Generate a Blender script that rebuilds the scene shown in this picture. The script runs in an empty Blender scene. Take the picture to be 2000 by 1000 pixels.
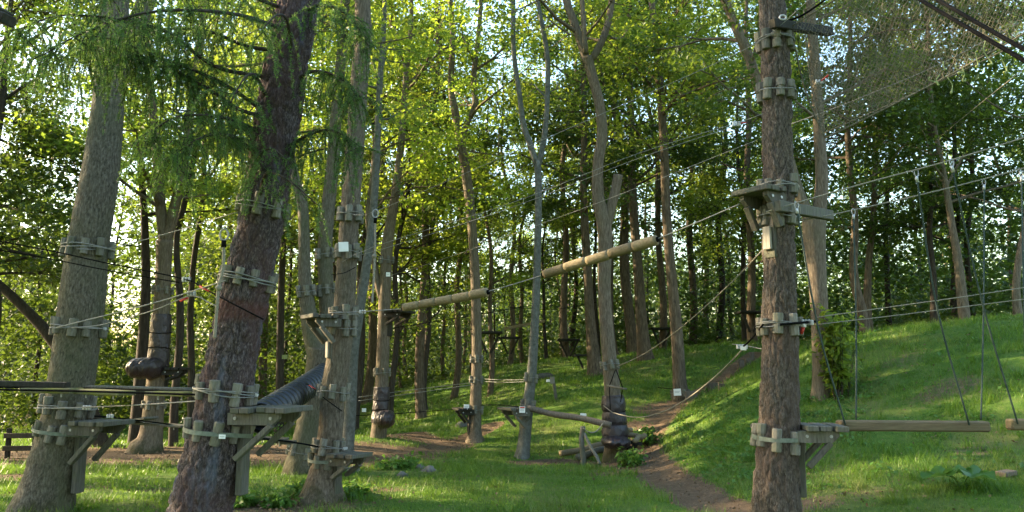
import bpy, math, random
import numpy as np
from mathutils import Vector, Matrix, Quaternion

R = math.radians
scene = bpy.context.scene
col = scene.collection
random.seed(7)

# ------------------------------------------------------------------ camera, sky, sun, exposure
F = 1540.0                      # focal length in pixels of the 2000 px wide photograph
PITCH = math.atan(220 / F)
EYE = 1.6
cam_data = bpy.data.cameras.new('camera')
cam = bpy.data.objects.new('camera', cam_data)
col.objects.link(cam)
cam.location = (0, 0, EYE)
cam.rotation_euler = (R(90) + PITCH, 0, 0)
cam_data.sensor_width = 36
cam_data.lens = 36 * F / 2000
cam_data.clip_end = 2000
scene.camera = cam

SUN_EL, SUN_AZ = R(21), R(-74)   # azimuth from +Y, negative is to the left
world = bpy.data.worlds.new('World')
scene.world = world
world.use_nodes = True
wn = world.node_tree
sky = wn.nodes.new('ShaderNodeTexSky')
sky.sky_type = 'NISHITA'
sky.sun_disc = False
sky.sun_elevation = SUN_EL
sky.sun_rotation = SUN_AZ
sky.dust_density = 2.0
sky.air_density = 1.6
sky.ozone_density = 3.0
bg = wn.nodes['Background']
bg.inputs['Strength'].default_value = 0.15
wn.links.new(sky.outputs[0], bg.inputs[0])

sun_data = bpy.data.lights.new('sun', 'SUN')
sun_data.energy = 5.0
sun_data.angle = R(0.53)
sun_data.color = (1.0, 0.79, 0.50)
sun = bpy.data.objects.new('sun', sun_data)
col.objects.link(sun)
sd = Vector((math.sin(SUN_AZ) * math.cos(SUN_EL), math.cos(SUN_AZ) * math.cos(SUN_EL), math.sin(SUN_EL)))
sun.rotation_euler = (-sd).to_track_quat('-Z', 'Y').to_euler()
sun.location = sd * 60

scene.view_settings.view_transform = 'Standard'
scene.view_settings.look = 'None'
scene.view_settings.gamma = 1.0
scene.view_settings.exposure = 2.52
scene.view_settings.use_curve_mapping = False
scene.render.engine = 'CYCLES'
cy = scene.cycles
cy.use_denoising = True
cy.max_bounces = 7
cy.diffuse_bounces = 4
cy.glossy_bounces = 2
cy.transmission_bounces = 5
cy.caustics_reflective = False
cy.caustics_refractive = False
cy.use_adaptive_sampling = True
cy.adaptive_threshold = 0.02


# ------------------------------------------------------------------ pixel <-> world
def P(px, py, d):
    """world point seen at a pixel of the 2000x1000 photograph, d metres ahead"""
    u, v = (px - 1000) / F, (500 - py) / F
    y = math.cos(PITCH) - v * math.sin(PITCH)
    z = math.sin(PITCH) + v * math.cos(PITCH)
    s = d / y
    return np.array([u * s, d, EYE + z * s])


def px_of(p):
    x, y, z = p[0], p[1], p[2] - EYE
    dep = y * math.cos(PITCH) + z * math.sin(PITCH)
    up = -y * math.sin(PITCH) + z * math.cos(PITCH)
    return 1000 + F * x / dep, 500 - F * up / dep


# ------------------------------------------------------------------ terrain height
_cp = []
for (a, b, d) in [(0, 1000, 8.8), (300, 1000, 8.8), (600, 1000, 8.8), (900, 1000, 8.8), (1200, 1000, 8.8), (1400, 990, 9),
                  (100, 930, 11.7), (400, 930, 11.7), (700, 930, 11.7), (1000, 930, 11.7), (1150, 930, 11.7), (1290, 940, 11.2),
                  (100, 880, 15.4), (300, 880, 15.4), (500, 878, 15.4), (700, 876, 15.4), (900, 880, 15.4), (1050, 888, 14.6),
                  (1200, 895, 14.2), (1250, 872, 15), (930, 860, 17), (860, 852, 17.6), (740, 846, 17.0), (620, 862, 17.5),
                  (200, 860, 18), (400, 860, 18), (0, 858, 18), (690, 852, 19), (780, 832, 20.5), (830, 812, 22), (900, 772, 24),
                  (960, 742, 25), (1000, 720, 26), (1060, 714, 25.5), (1120, 716, 25), (1200, 702, 24), (1290, 692, 23), (1350, 683, 22.4),
                  (1400, 677, 22), (1470, 684, 21), (1000, 800, 19), (1100, 800, 18), (1200, 790, 17.6), (1290, 810, 16.8),
                  (1330, 772, 18), (1420, 730, 19), (1340, 860, 13.8), (1400, 900, 11.4), (1420, 800, 14.5), (1560, 712, 14.6),
                  (1460, 940, 9.8), (1600, 960, 8.9), (1800, 970, 8.3), (2000, 980, 7.9), (1600, 785, 12.6), (1640, 850, 10.8),
                  (1680, 668, 14.6), (1860, 646, 14), (1990, 633, 13.5), (1800, 800, 11.2), (1990, 800, 10.4), (2150, 628, 13), (2200, 850, 9.5),
                  (1700, 900, 9.9), (1900, 900, 9.4)]:
    _cp.append(P(a, b, d))
for (x, y, z) in [(0, 2, 0), (-6, 2, 0), (6, 3, 0), (0, -8, 0), (-20, 5, 0), (-20, 18, 0), (-20, 40, 0.2), (-8, 26, 0.1), (-8, 40, 0.4), (0, 32, 1.6),
                  (8, 30, 2.0), (3, 45, 1.6), (16, 22, 2.0), (22, 15, 2.3), (22, 5, 1.2), (14, 3, 0.3), (20, 40, 2.4), (-20, -8, 0), (24, -8, 0.6), (-40, 20, 0),
                  (45, 20, 2.6), (0, 75, 1.6), (40, 70, 2.2), (-40, 70, 0.4), (-40, -30, 0), (45, -30, 1)]:
    _cp.append(np.array([x, y, z]))
_cp = np.array(_cp)


def _tps(r2):
    return np.where(r2 > 1e-9, 0.5 * r2 * np.log(np.maximum(r2, 1e-9)), 0.0)


_d2 = ((_cp[:, None, :2] - _cp[None, :, :2]) ** 2).sum(-1)
_n = len(_cp)
_A = np.zeros((_n + 3, _n + 3))
_A[:_n, :_n] = _tps(_d2) + np.eye(_n) * 0.4
_A[:_n, _n] = 1
_A[:_n, _n + 1:] = _cp[:, :2]
_A[_n:, :_n] = _A[:_n, _n:].T
_w = np.linalg.solve(_A, np.concatenate([_cp[:, 2], np.zeros(3)]))


def smooth_noise(x, y, seed=0):
    rg = np.random.RandomState(seed)
    out = np.zeros_like(x)
    for k in range(14):
        a = rg.uniform(0, 6.283)
        fr = rg.uniform(0.5, 2.2)
        out += np.sin((x * math.cos(a) + y * math.sin(a)) * fr + rg.uniform(0, 6.28)) / fr
    return out / 6


def zg(x, y):
    """ground height (vectorised)"""
    x = np.asarray(x, float)
    y = np.asarray(y, float)
    sh = np.broadcast(x, y).shape
    X = np.clip(np.broadcast_to(x, sh).ravel(), -40, 45)
    Y = np.clip(np.broadcast_to(y, sh).ravel(), -30, 75)
    out = np.empty(X.size)
    for i in range(0, X.size, 20000):
        s = slice(i, i + 20000)
        r2 = (X[s, None] - _cp[None, :, 0]) ** 2 + (Y[s, None] - _cp[None, :, 1]) ** 2
        out[s] = _tps(r2) @ _w[:_n] + _w[_n] + X[s] * _w[_n + 1] + Y[s] * _w[_n + 2]
    out += 0.05 * smooth_noise(X, Y, 3) + 0.035 * np.clip(out * 1.5, 0.15, 1) * smooth_noise(X * 2.6, Y * 2.6, 13)
    return np.clip(out, -0.5, 3.2).reshape(sh)


def G(px, py):
    """ground point under a pixel"""
    ds = np.linspace(6.0, 60, 2200)
    p0 = P(px, py, 1.0)
    dirv = p0 - np.array([0, 0, EYE])
    pts = np.array([0, 0, EYE]) + ds[:, None] * dirv
    below = pts[:, 2] < zg(pts[:, 0], pts[:, 1])
    i = int(np.argmax(below)) if below.any() else 2199
    q = pts[i]
    return np.array([q[0], q[1], float(zg(q[0], q[1]))])


# ------------------------------------------------------------------ materials
def new_mat(name):
    m = bpy.data.materials.new(name)
    m.use_nodes = True
    nt = m.node_tree
    return m, nt, nt.nodes['Principled BSDF']


def N(nt, t, **kw):
    n = nt.nodes.new('ShaderNode' + t)
    for k, v in kw.items():
        if k in n.inputs:
            n.inputs[k].default_value = v
        else:
            setattr(n, k, v)
    return n


def ramp(nt, fac, stops):
    r = nt.nodes.new('ShaderNodeValToRGB')
    e = r.color_ramp.elements
    e[0].position, e[0].color = stops[0][0], (*stops[0][1], 1)
    e[1].position, e[1].color = stops[-1][0], (*stops[-1][1], 1)
    for p, c in stops[1:-1]:
        k = e.new(p)
        k.color = (*c, 1)
    nt.links.new(fac, r.inputs[0])
    return r.outputs[0]


def coords(nt, scale, obj=False):
    if obj:
        c = nt.nodes.new('ShaderNodeTexCoord').outputs['Object']
    else:
        c = nt.nodes.new('ShaderNodeNewGeometry').outputs['Position']
    mp = N(nt, 'Mapping')
    mp.inputs['Scale'].default_value = scale
    nt.links.new(c, mp.inputs[0])
    return mp.outputs[0]


def mixc(nt, fac, a, b, mode='MIX'):
    m = nt.nodes.new('ShaderNodeMix')
    m.data_type = 'RGBA'
    m.blend_type = mode
    for sock, v in ((m.inputs['Factor'], fac), (m.inputs[6], a), (m.inputs[7], b)):
        if hasattr(v, 'is_output'):
            nt.links.new(v, sock)
        elif isinstance(v, tuple):
            sock.default_value = (*v, 1)
        else:
            sock.default_value = v
    return m.outputs[2]


def bump(nt, b, h, strength, dist):
    n = N(nt, 'Bump', Strength=strength, Distance=dist)
    nt.links.new(h, n.inputs['Height'])
    nt.links.new(n.outputs[0], b.inputs['Normal'])
    return n


def mat_bark(name, dark, mid, light, zs=2.2, sc=14, bs=0.6, bd=0.02, tint=None, tint_amt=0.4, moss=False, plated=False):
    m, nt, b = new_mat(name)
    c = coords(nt, (sc, sc, zs))
    n1 = N(nt, 'TexNoise', Scale=1.6, Detail=7, Roughness=0.68)
    nt.links.new(c, n1.inputs['Vector'])
    c2 = coords(nt, (1, 1, 0.6))
    n2 = N(nt, 'TexNoise', Scale=1.7, Detail=4, Roughness=0.6)
    nt.links.new(c2, n2.inputs['Vector'])
    base = ramp(nt, n1.outputs[0], [(0.32, dark), (0.5, mid), (0.68, light)])
    if tint:
        f = ramp(nt, n2.outputs[0], [(0.42, (0, 0, 0)), (0.64, (tint_amt,) * 3)])
        base = mixc(nt, f, base, tint)
    n3 = N(nt, 'TexNoise', Scale=5.0, Detail=3)
    nt.links.new(c2, n3.inputs['Vector'])
    base = mixc(nt, ramp(nt, n3.outputs[0], [(0.35, (0, 0, 0)), (0.7, (0.35,) * 3)]), base, mid)
    if plated:
        pa = nt.nodes.new('ShaderNodeAttribute')
        pa.attribute_name = 'plate'
        base = mixc(nt, ramp(nt, pa.outputs['Fac'], [(0.0, (0.75,) * 3), (0.5, (0, 0, 0))]), base, dark)
    if moss:
        sx = N(nt, 'SeparateXYZ')
        nt.links.new(nt.nodes.new('ShaderNodeNewGeometry').outputs['Position'], sx.inputs[0])
        ma = N(nt, 'Math', operation='MULTIPLY_ADD')
        nt.links.new(n3.outputs[0], ma.inputs[0])
        ma.inputs[1].default_value = 1.6
        nt.links.new(sx.outputs[2], ma.inputs[2])
        base = mixc(nt, ramp(nt, ma.outputs[0], [(0.75, (0.75,) * 3), (1.0, (0, 0, 0))]), base, (0.045, 0.045, 0.016))
    nt.links.new(base, b.inputs['Base Color'])
    b.inputs['Roughness'].default_value = 0.9
    b.inputs['Specular IOR Level'].default_value = 0.2
    bump(nt, b, n1.outputs[0], bs, bd)
    return m


def mat_plates(name, crack, mid, light, tint, streak=None, patch=None):
    """scaly conifer bark; the plates themselves are geometry, this is the flaking on them"""
    m, nt, b = new_mat(name)
    c = coords(nt, (24, 24, 9))
    n0 = N(nt, 'TexNoise', Scale=0.8, Detail=2)
    nt.links.new(c, n0.inputs['Vector'])
    v = N(nt, 'TexVoronoi', feature='DISTANCE_TO_EDGE', Scale=1.3)
    add = N(nt, 'VectorMath', operation='ADD')
    nt.links.new(c, add.inputs[0])
    nt.links.new(n0.outputs[1], add.inputs[1])
    nt.links.new(add.outputs[0], v.inputs['Vector'])
    n1 = N(nt, 'TexNoise', Scale=3.0, Detail=8, Roughness=0.7)
    nt.links.new(c, n1.inputs['Vector'])
    base = ramp(nt, n1.outputs[0], [(0.3, crack), (0.5, mid), (0.7, light)])
    att = nt.nodes.new('ShaderNodeAttribute')
    att.attribute_name = 'plate'
    base = mixc(nt, ramp(nt, att.outputs['Fac'], [(0.0, (1, 1, 1)), (0.35, (0, 0, 0))]), base, crack)
    c2 = coords(nt, (2.2, 2.2, 0.9))
    n2 = N(nt, 'TexNoise', Scale=1.5, Detail=4)
    nt.links.new(c2, n2.inputs['Vector'])
    base = mixc(nt, ramp(nt, n2.outputs[0], [(0.45, (0, 0, 0)), (0.62, (0.55,) * 3)]), base, tint)
    if streak:
        c3 = coords(nt, (5, 5, 0.7))
        n4 = N(nt, 'TexNoise', Scale=1.2, Detail=3)
        nt.links.new(c3, n4.inputs['Vector'])
        base = mixc(nt, ramp(nt, n4.outputs[0], [(0.56, (0, 0, 0)), (0.7, (0.6,) * 3)]), base, streak)
    if patch:                                       # rust red band rubbed into the bark by an old cable
        sx = N(nt, 'SeparateXYZ')
        nt.links.new(nt.nodes.new('ShaderNodeNewGeometry').outputs['Position'], sx.inputs[0])
        sb = N(nt, 'Math', operation='SUBTRACT')
        nt.links.new(sx.outputs[2], sb.inputs[0])
        sb.inputs[1].default_value = patch[0]
        ab = N(nt, 'Math', operation='ABSOLUTE')
        nt.links.new(sb.outputs[0], ab.inputs[0])
        ma = N(nt, 'Math', operation='MULTIPLY_ADD')
        nt.links.new(n2.outputs[0], ma.inputs[0])
        ma.inputs[1].default_value = patch[1] * 1.6
        nt.links.new(ab.outputs[0], ma.inputs[2])
        base = mixc(nt, ramp(nt, ma.outputs[0], [(patch[1] * 1.3, (0.5,) * 3), (patch[1] * 2.0, (0, 0, 0))]), base, (0.105, 0.038, 0.028))
    nt.links.new(base, b.inputs['Base Color'])
    b.inputs['Roughness'].default_value = 0.88
    b.inputs['Specular IOR Level'].default_value = 0.2
    mth = N(nt, 'Math', operation='MULTIPLY_ADD')
    nt.links.new(v.outputs[0], mth.inputs[0])
    mth.inputs[1].default_value = 1.0
    nt.links.new(n1.outputs[0], mth.inputs[2])
    bump(nt, b, mth.outputs[0], 0.8, 0.02)
    return m


def mat_wood(name, dark, light, green=None, gamt=0.5, stretch=(30, 30, 3), rough=0.85):
    m, nt, b = new_mat(name)
    c = coords(nt, stretch, True)
    n1 = N(nt, 'TexNoise', Scale=2.0, Detail=6, Roughness=0.65)
    nt.links.new(c, n1.inputs['Vector'])
    oi = nt.nodes.new('ShaderNodeObjectInfo')
    base = ramp(nt, n1.outputs[0], [(0.3, dark), (0.7, light)])
    mul = N(nt, 'MapRange')
    nt.links.new(oi.outputs['Random'], mul.inputs[0])
    mul.inputs[3].default_value = 0.72
    mul.inputs[4].default_value = 1.15
    vm = N(nt, 'VectorMath', operation='SCALE')
    nt.links.new(base, vm.inputs[0])
    nt.links.new(mul.outputs[0], vm.inputs['Scale'])
    base = vm.outputs[0]
    if green:
        c2 = coords(nt, (6, 6, 6))
        n2 = N(nt, 'TexNoise', Scale=1.3, Detail=4)
        nt.links.new(c2, n2.inputs['Vector'])
        base = mixc(nt, ramp(nt, n2.outputs[0], [(0.42, (0, 0, 0)), (0.62, (gamt,) * 3)]), base, green)
    nt.links.new(base, b.inputs['Base Color'])
    b.inputs['Roughness'].default_value = rough
    b.inputs['Specular IOR Level'].default_value = 0.25
    bump(nt, b, n1.outputs[0], 0.35, 0.008)
    return m


def mat_plain(name, c, rough=0.6, metal=0.0, var=0.15, scale=20, bs=0.15):
    m, nt, b = new_mat(name)
    co = coords(nt, (scale,) * 3)
    n1 = N(nt, 'TexNoise', Scale=1.0, Detail=4)
    nt.links.new(co, n1.inputs['Vector'])
    lo = tuple(x * (1 - var) for x in c)
    hi = tuple(min(1, x * (1 + var)) for x in c)
    nt.links.new(ramp(nt, n1.outputs[0], [(0.3, lo), (0.7, hi)]), b.inputs['Base Color'])
    b.inputs['Roughness'].default_value = rough
    b.inputs['Metallic'].default_value = metal
    if bs:
        bump(nt, b, n1.outputs[0], bs, 0.01)
    return m


def mat_leaf(name, a, bcol, trans, tw=0.5, rough=0.45, clump=0.7):
    m, nt, b = new_mat(name)
    geo = nt.nodes.new('ShaderNodeNewGeometry')
    c = coords(nt, (clump,) * 3)
    n1 = N(nt, 'TexNoise', Scale=1.0, Detail=2)
    nt.links.new(c, n1.inputs['Vector'])
    ad = N(nt, 'Math', operation='MULTIPLY_ADD')
    nt.links.new(geo.outputs['Random Per Island'], ad.inputs[0])
    ad.inputs[1].default_value = 0.6
    sub = N(nt, 'Math', operation='SUBTRACT')
    nt.links.new(n1.outputs[0], sub.inputs[0])
    sub.inputs[1].default_value = 0.3
    nt.links.new(sub.outputs[0], ad.inputs[2])
    colr = ramp(nt, ad.outputs[0], [(0.1, a), (0.85, bcol)])
    nt.links.new(colr, b.inputs['Base Color'])
    b.inputs['Roughness'].default_value = rough
    b.inputs['Specular IOR Level'].default_value = 0.35
    tr = nt.nodes.new('ShaderNodeBsdfTranslucent')
    tc = mixc(nt, 0.75, colr, trans)
    nt.links.new(tc, tr.inputs['Color'])
    mx = nt.nodes.new('ShaderNodeMixShader')
    mx.inputs[0].default_value = tw
    out = nt.nodes['Material Output']
    nt.links.new(b.outputs[0], mx.inputs[1])
    nt.links.new(tr.outputs[0], mx.inputs[2])
    nt.links.new(mx.outputs[0], out.inputs['Surface'])
    return m


M = {}
M['bark_grey'] = mat_bark('bark_grey', (0.034, 0.028, 0.019), (0.118, 0.100, 0.074), (0.205, 0.178, 0.138), sc=38, zs=9, bs=1.0, bd=0.03, tint=(0.080, 0.092, 0.042), tint_amt=0.6, moss=True)
M['bark_beech'] = mat_bark('bark_beech', (0.026, 0.022, 0.016), (0.120, 0.104, 0.080), (0.235, 0.208, 0.165), sc=34, zs=11, bs=1.0, bd=0.03, tint=(0.085, 0.098, 0.045), tint_amt=0.65, moss=True, plated=True)
M['bark_ash'] = mat_bark('bark_ash', (0.050, 0.037, 0.025), (0.135, 0.104, 0.074), (0.225, 0.180, 0.132), sc=30, zs=5, bs=0.8, bd=0.03, tint=(0.10, 0.098, 0.055), tint_amt=0.35, moss=True)
M['bark_ash_near'] = mat_bark('bark_ash_near', (0.040, 0.030, 0.021), (0.130, 0.102, 0.076), (0.225, 0.185, 0.140), sc=30, zs=7, bs=0.9, bd=0.03, tint=(0.095, 0.095, 0.055), tint_amt=0.45, moss=True, plated=True)
M['bark_brown'] = mat_bark('bark_brown', (0.034, 0.025, 0.017), (0.100, 0.075, 0.051), (0.180, 0.142, 0.100), sc=16, zs=3, bs=0.8)
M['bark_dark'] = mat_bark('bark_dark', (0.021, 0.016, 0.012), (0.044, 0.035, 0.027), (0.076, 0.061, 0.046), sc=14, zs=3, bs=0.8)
M['bark_silver'] = mat_bark('bark_silver', (0.050, 0.050, 0.042), (0.105, 0.105, 0.092), (0.179, 0.179, 0.163), sc=12, zs=9, bs=0.4, tint=(0.065, 0.075, 0.055))
M['bark_larch'] = mat_plates('bark_larch', (0.011, 0.008, 0.008), (0.066, 0.051, 0.050), (0.20, 0.165, 0.162), (0.075, 0.040, 0.037), streak=(0.11, 0.128, 0.17), patch=(float(P(490, 606, 6.8)[2]), 0.09))
M['bark_pine'] = mat_plates('bark_pine', (0.016, 0.012, 0.010), (0.088, 0.070, 0.055), (0.21, 0.175, 0.145), (0.08, 0.055, 0.044))
M['wood'] = mat_wood('weathered_wood', (0.055, 0.050, 0.042), (0.15, 0.138, 0.115), (0.085, 0.092, 0.05), 0.45)
M['wood_block'] = mat_wood('log_block_wood', (0.085, 0.076, 0.062), (0.225, 0.208, 0.172), (0.12, 0.125, 0.075), 0.5, stretch=(25, 25, 6))
M['wood_dark'] = mat_wood('dark_wood', (0.014, 0.012, 0.010), (0.045, 0.039, 0.032), (0.03, 0.034, 0.018), 0.4)  # plain dark timber tone for far decks, fence, corner and some planks
M['wood_yellow'] = mat_wood('algae_plank_wood', (0.096, 0.085, 0.046), (0.181, 0.164, 0.085), (0.170, 0.170, 0.028), 0.7, stretch=(3, 30, 30))
M['wood_pale'] = mat_wood('pale_new_wood', (0.14, 0.125, 0.10), (0.27, 0.25, 0.21), None)
M['wood_tan'] = mat_wood('tan_timber', (0.114, 0.083, 0.048), (0.210, 0.159, 0.096), (0.125, 0.114, 0.057), 0.3, stretch=(3, 30, 30))
M['wood_log'] = mat_wood('debarked_log', (0.136, 0.102, 0.057), (0.261, 0.205, 0.125), (0.153, 0.131, 0.068), 0.3, stretch=(18, 18, 18))
M['steel'] = mat_plain('galvanised_steel', (0.286, 0.286, 0.286), 0.45, 0.6, 0.25, 60, 0)
M['alu'] = mat_plain('bright_clamp_metal', (0.476, 0.476, 0.476), 0.4, 0.3, 0.2, 60, 0)
M['rope_tan'] = mat_plain('tan_rope', (0.220, 0.198, 0.154), 0.9, 0, 0.3, 120, 0.5)
M['rope_white'] = mat_plain('white_rope', (0.23, 0.22, 0.20), 0.8, 0, 0.2, 120, 0.4)
M['cable_grey'] = mat_plain('grey_steel_cable', (0.182, 0.182, 0.165), 0.5, 0.3, 0.25, 150, 0.3)
M['cable_dark'] = mat_plain('dark_cable', (0.007, 0.007, 0.007), 0.9, 0, 0.4, 100, 0.3)
M['cable_dark'].node_tree.nodes['Principled BSDF'].inputs['Specular IOR Level'].default_value = 0.03
M['rope_green'] = mat_plain('dark_green_rope', (0.025, 0.045, 0.038), 0.8, 0, 0.4, 150, 0.4)
M['strap'] = mat_plain('grey_green_strap', (0.129, 0.150, 0.116), 0.75, 0, 0.25, 30, 0.1)
M['red'] = mat_plain('red_shrink_tube', (0.45, 0.03, 0.02), 0.5)
M['white_sign'] = mat_plain('white_sign_board', (0.78, 0.77, 0.74), 0.5, 0, 0.06, 8, 0)
M['ink'] = mat_plain('grey_print', (0.25, 0.25, 0.25), 0.6, 0, 0.1, 8, 0)
M['red_print'] = mat_plain('red_print', (0.55, 0.06, 0.04), 0.6, 0, 0.1, 8, 0)
M['plastic'] = mat_plain('black_corrugated_plastic', (0.014, 0.016, 0.020), 0.42, 0, 0.4, 12, 0.05)
M['net'] = mat_plain('olive_net_cord', (0.11, 0.10, 0.066), 0.85, 0, 0.3, 40, 0)
M['cord'] = mat_plain('yellow_green_cord', (0.245, 0.286, 0.109), 0.8, 0, 0.2, 40, 0)
M['litter'] = mat_plain('fallen_leaf', (0.13, 0.085, 0.045), 0.8, 0, 0.5, 40, 0)
M['stone'] = mat_plain('grey_stone', (0.10, 0.095, 0.082), 0.9, 0, 0.4, 9, 0.6)
M['step_wood'] = mat_wood('step_timber', (0.07, 0.054, 0.04), (0.16, 0.13, 0.1), None)

# leather
m, nt, b = new_mat('dark_leatherette')
co = coords(nt, (9, 9, 5))
n1 = N(nt, 'TexNoise', Scale=1.5, Detail=4, Distortion=0.8)
nt.links.new(co, n1.inputs['Vector'])
nt.links.new(ramp(nt, n1.outputs[0], [(0.3, (0.018, 0.012, 0.014)), (0.7, (0.040, 0.028, 0.032))]), b.inputs['Base Color'])
b.inputs['Roughness'].default_value = 0.42
bump(nt, b, n1.outputs[0], 0.6, 0.05)
M['leather'] = m

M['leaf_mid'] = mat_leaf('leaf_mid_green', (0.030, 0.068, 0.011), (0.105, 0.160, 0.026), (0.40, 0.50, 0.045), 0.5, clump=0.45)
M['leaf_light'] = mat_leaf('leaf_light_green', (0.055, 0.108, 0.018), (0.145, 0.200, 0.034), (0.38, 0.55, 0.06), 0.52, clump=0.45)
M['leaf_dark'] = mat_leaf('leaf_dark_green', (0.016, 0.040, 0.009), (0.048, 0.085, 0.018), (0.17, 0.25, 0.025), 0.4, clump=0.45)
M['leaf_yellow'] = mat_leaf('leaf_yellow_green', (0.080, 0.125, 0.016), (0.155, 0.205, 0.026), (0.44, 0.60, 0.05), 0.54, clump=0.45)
def straw(m):
    nt = m.node_tree
    b = nt.nodes['Principled BSDF']
    lk = b.inputs['Base Color'].links[0]
    src = lk.from_socket
    n1 = N(nt, 'TexNoise', Scale=0.9, Detail=5, Roughness=0.65)
    nt.links.new(coords(nt, (1, 1, 1)), n1.inputs['Vector'])
    nt.links.new(mixc(nt, ramp(nt, n1.outputs[0], [(0.50, (0, 0, 0)), (0.66, (0.6,) * 3)]), src, (0.17, 0.14, 0.06)), b.inputs['Base Color'])


M['needle'] = mat_leaf('larch_needles', (0.040, 0.098, 0.026), (0.090, 0.180, 0.038), (0.20, 0.34, 0.06), 0.4)
M['weed'] = mat_leaf('weed_leaves', (0.04, 0.11, 0.015), (0.085, 0.185, 0.028), (0.20, 0.36, 0.05), 0.35)
M['grass_blade'] = mat_leaf('grass_blades', (0.042, 0.118, 0.008), (0.115, 0.200, 0.022), (0.20, 0.34, 0.03), 0.35, clump=1.1)

straw(M['grass_blade'])
# ground: grass, thatch and trodden earth by a painted-on wear attribute
m, nt, b = new_mat('ground_soil_and_grass')
co = coords(nt, (1, 1, 1))
na = N(nt, 'TexNoise', Scale=0.8, Detail=6, Roughness=0.65)
nb = N(nt, 'TexNoise', Scale=9.0, Detail=6, Roughness=0.75)
ncn = N(nt, 'TexNoise', Scale=45.0, Detail=4, Roughness=0.7)
for q in (na, nb, ncn):
    nt.links.new(co, q.inputs['Vector'])
grass = ramp(nt, nb.outputs[0], [(0.3, (0.035, 0.075, 0.012)), (0.5, (0.065, 0.125, 0.02)), (0.72, (0.11, 0.155, 0.035))])
grass = mixc(nt, ramp(nt, na.outputs[0], [(0.48, (0, 0, 0)), (0.66, (0.6,) * 3)]), grass, (0.15, 0.14, 0.055))
dirt = ramp(nt, nb.outputs[0], [(0.3, (0.085, 0.058, 0.036)), (0.55, (0.15, 0.105, 0.068)), (0.75, (0.215, 0.16, 0.11))])
dirt = mixc(nt, ramp(nt, ncn.outputs[0], [(0.35, (0.7,) * 3), (0.6, (0, 0, 0))]), dirt, (0.07, 0.05, 0.032))
att = nt.nodes.new('ShaderNodeAttribute')
att.attribute_name = 'wear'
ad = N(nt, 'Math', operation='MULTIPLY_ADD')
nt.links.new(nb.outputs[0], ad.inputs[0])
ad.inputs[1].default_value = 0.9
sb = N(nt, 'Math', operation='SUBTRACT')
nt.links.new(att.outputs['Fac'], sb.inputs[0])
sb.inputs[1].default_value = 0.45
nt.links.new(sb.outputs[0], ad.inputs[2])
fac = ramp(nt, ad.outputs[0], [(0.38, (0, 0, 0)), (0.60, (1, 1, 1))])
nt.links.new(mixc(nt, fac, grass, dirt), b.inputs['Base Color'])
b.inputs['Roughness'].default_value = 0.95
b.inputs['Specular IOR Level'].default_value = 0.1
bump(nt, b, ncn.outputs[0], 0.7, 0.03)
M['ground'] = m


# ------------------------------------------------------------------ mesh helpers
class MB:
    def __init__(s):
        s.v, s.q, s.t, s.n = [], [], [], 0

    def add(s, V, quads=None, tris=None):
        V = np.asarray(V, float).reshape(-1, 3)
        if quads is not None and len(quads):
            s.q.append(np.asarray(quads, int).reshape(-1, 4) + s.n)
        if tris is not None and len(tris):
            s.t.append(np.asarray(tris, int).reshape(-1, 3) + s.n)
        s.v.append(V)
        s.n += len(V)
        return s

    def mesh(s, name, mat, smooth=True, off=None):
        V = np.concatenate(s.v)
        if off is not None:
            V = V - np.asarray(off)
        q = np.concatenate(s.q) if s.q else np.zeros((0, 4), int)
        t = np.concatenate(s.t) if s.t else np.zeros((0, 3), int)
        me = bpy.data.meshes.new(name)
        me.vertices.add(len(V))
        me.vertices.foreach_set('co', V.astype(np.float32).ravel())
        loops = np.concatenate([q.ravel(), t.ravel()]).astype(np.int32)
        me.loops.add(len(loops))
        me.loops.foreach_set('vertex_index', loops)
        nf = len(q) + len(t)
        me.polygons.add(nf)
        starts = np.concatenate([np.arange(len(q)) * 4, len(q) * 4 + np.arange(len(t)) * 3]).astype(np.int32)
        me.polygons.foreach_set('loop_start', starts)
        me.polygons.foreach_set('use_smooth', np.full(nf, smooth, bool))
        me.materials.append(mat)
        me.update(calc_edges=True)
        return me

    def build(s, name, mat, parent=None, smooth=True):
        off = np.array(parent.matrix_world_loc) if False else (np.array(parent.location) if parent is not None else None)
        if parent is not None and parent.parent is not None:
            off = off + np.array(parent.parent.location)
        o = bpy.data.objects.new(name, s.mesh(name, mat, smooth, off))
        col.objects.link(o)
        if parent is not None:
            o.parent = parent
        return o


def tag(o, label, cat, group=None, kind=None):
    o['label'] = label
    o['category'] = cat
    if group:
        o['group'] = group
    o['kind'] = kind or 'thing'
    return o


def thing(name, label, cat, loc=(0, 0, 0), group=None):
    o = bpy.data.objects.new(name, None)
    o.empty_display_size = 0.1
    col.objects.link(o)
    o.location = tuple(float(c) for c in loc)
    return tag(o, label, cat, group)


def frames(pts):
    pts = np.asarray(pts, float)
    T = np.gradient(pts, axis=0)
    T /= np.linalg.norm(T, axis=1)[:, None] + 1e-12
    ref = np.array([1.0, 0, 0]) if abs(T[0, 0]) < 0.8 else np.array([0, 1.0, 0])
    U = np.empty_like(T)
    u = ref - T[0] * (ref @ T[0])
    for i in range(len(T)):
        u = u - T[i] * (u @ T[i])
        u /= np.linalg.norm(u) + 1e-12
        U[i] = u
    return T, U, np.cross(T, U)


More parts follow.
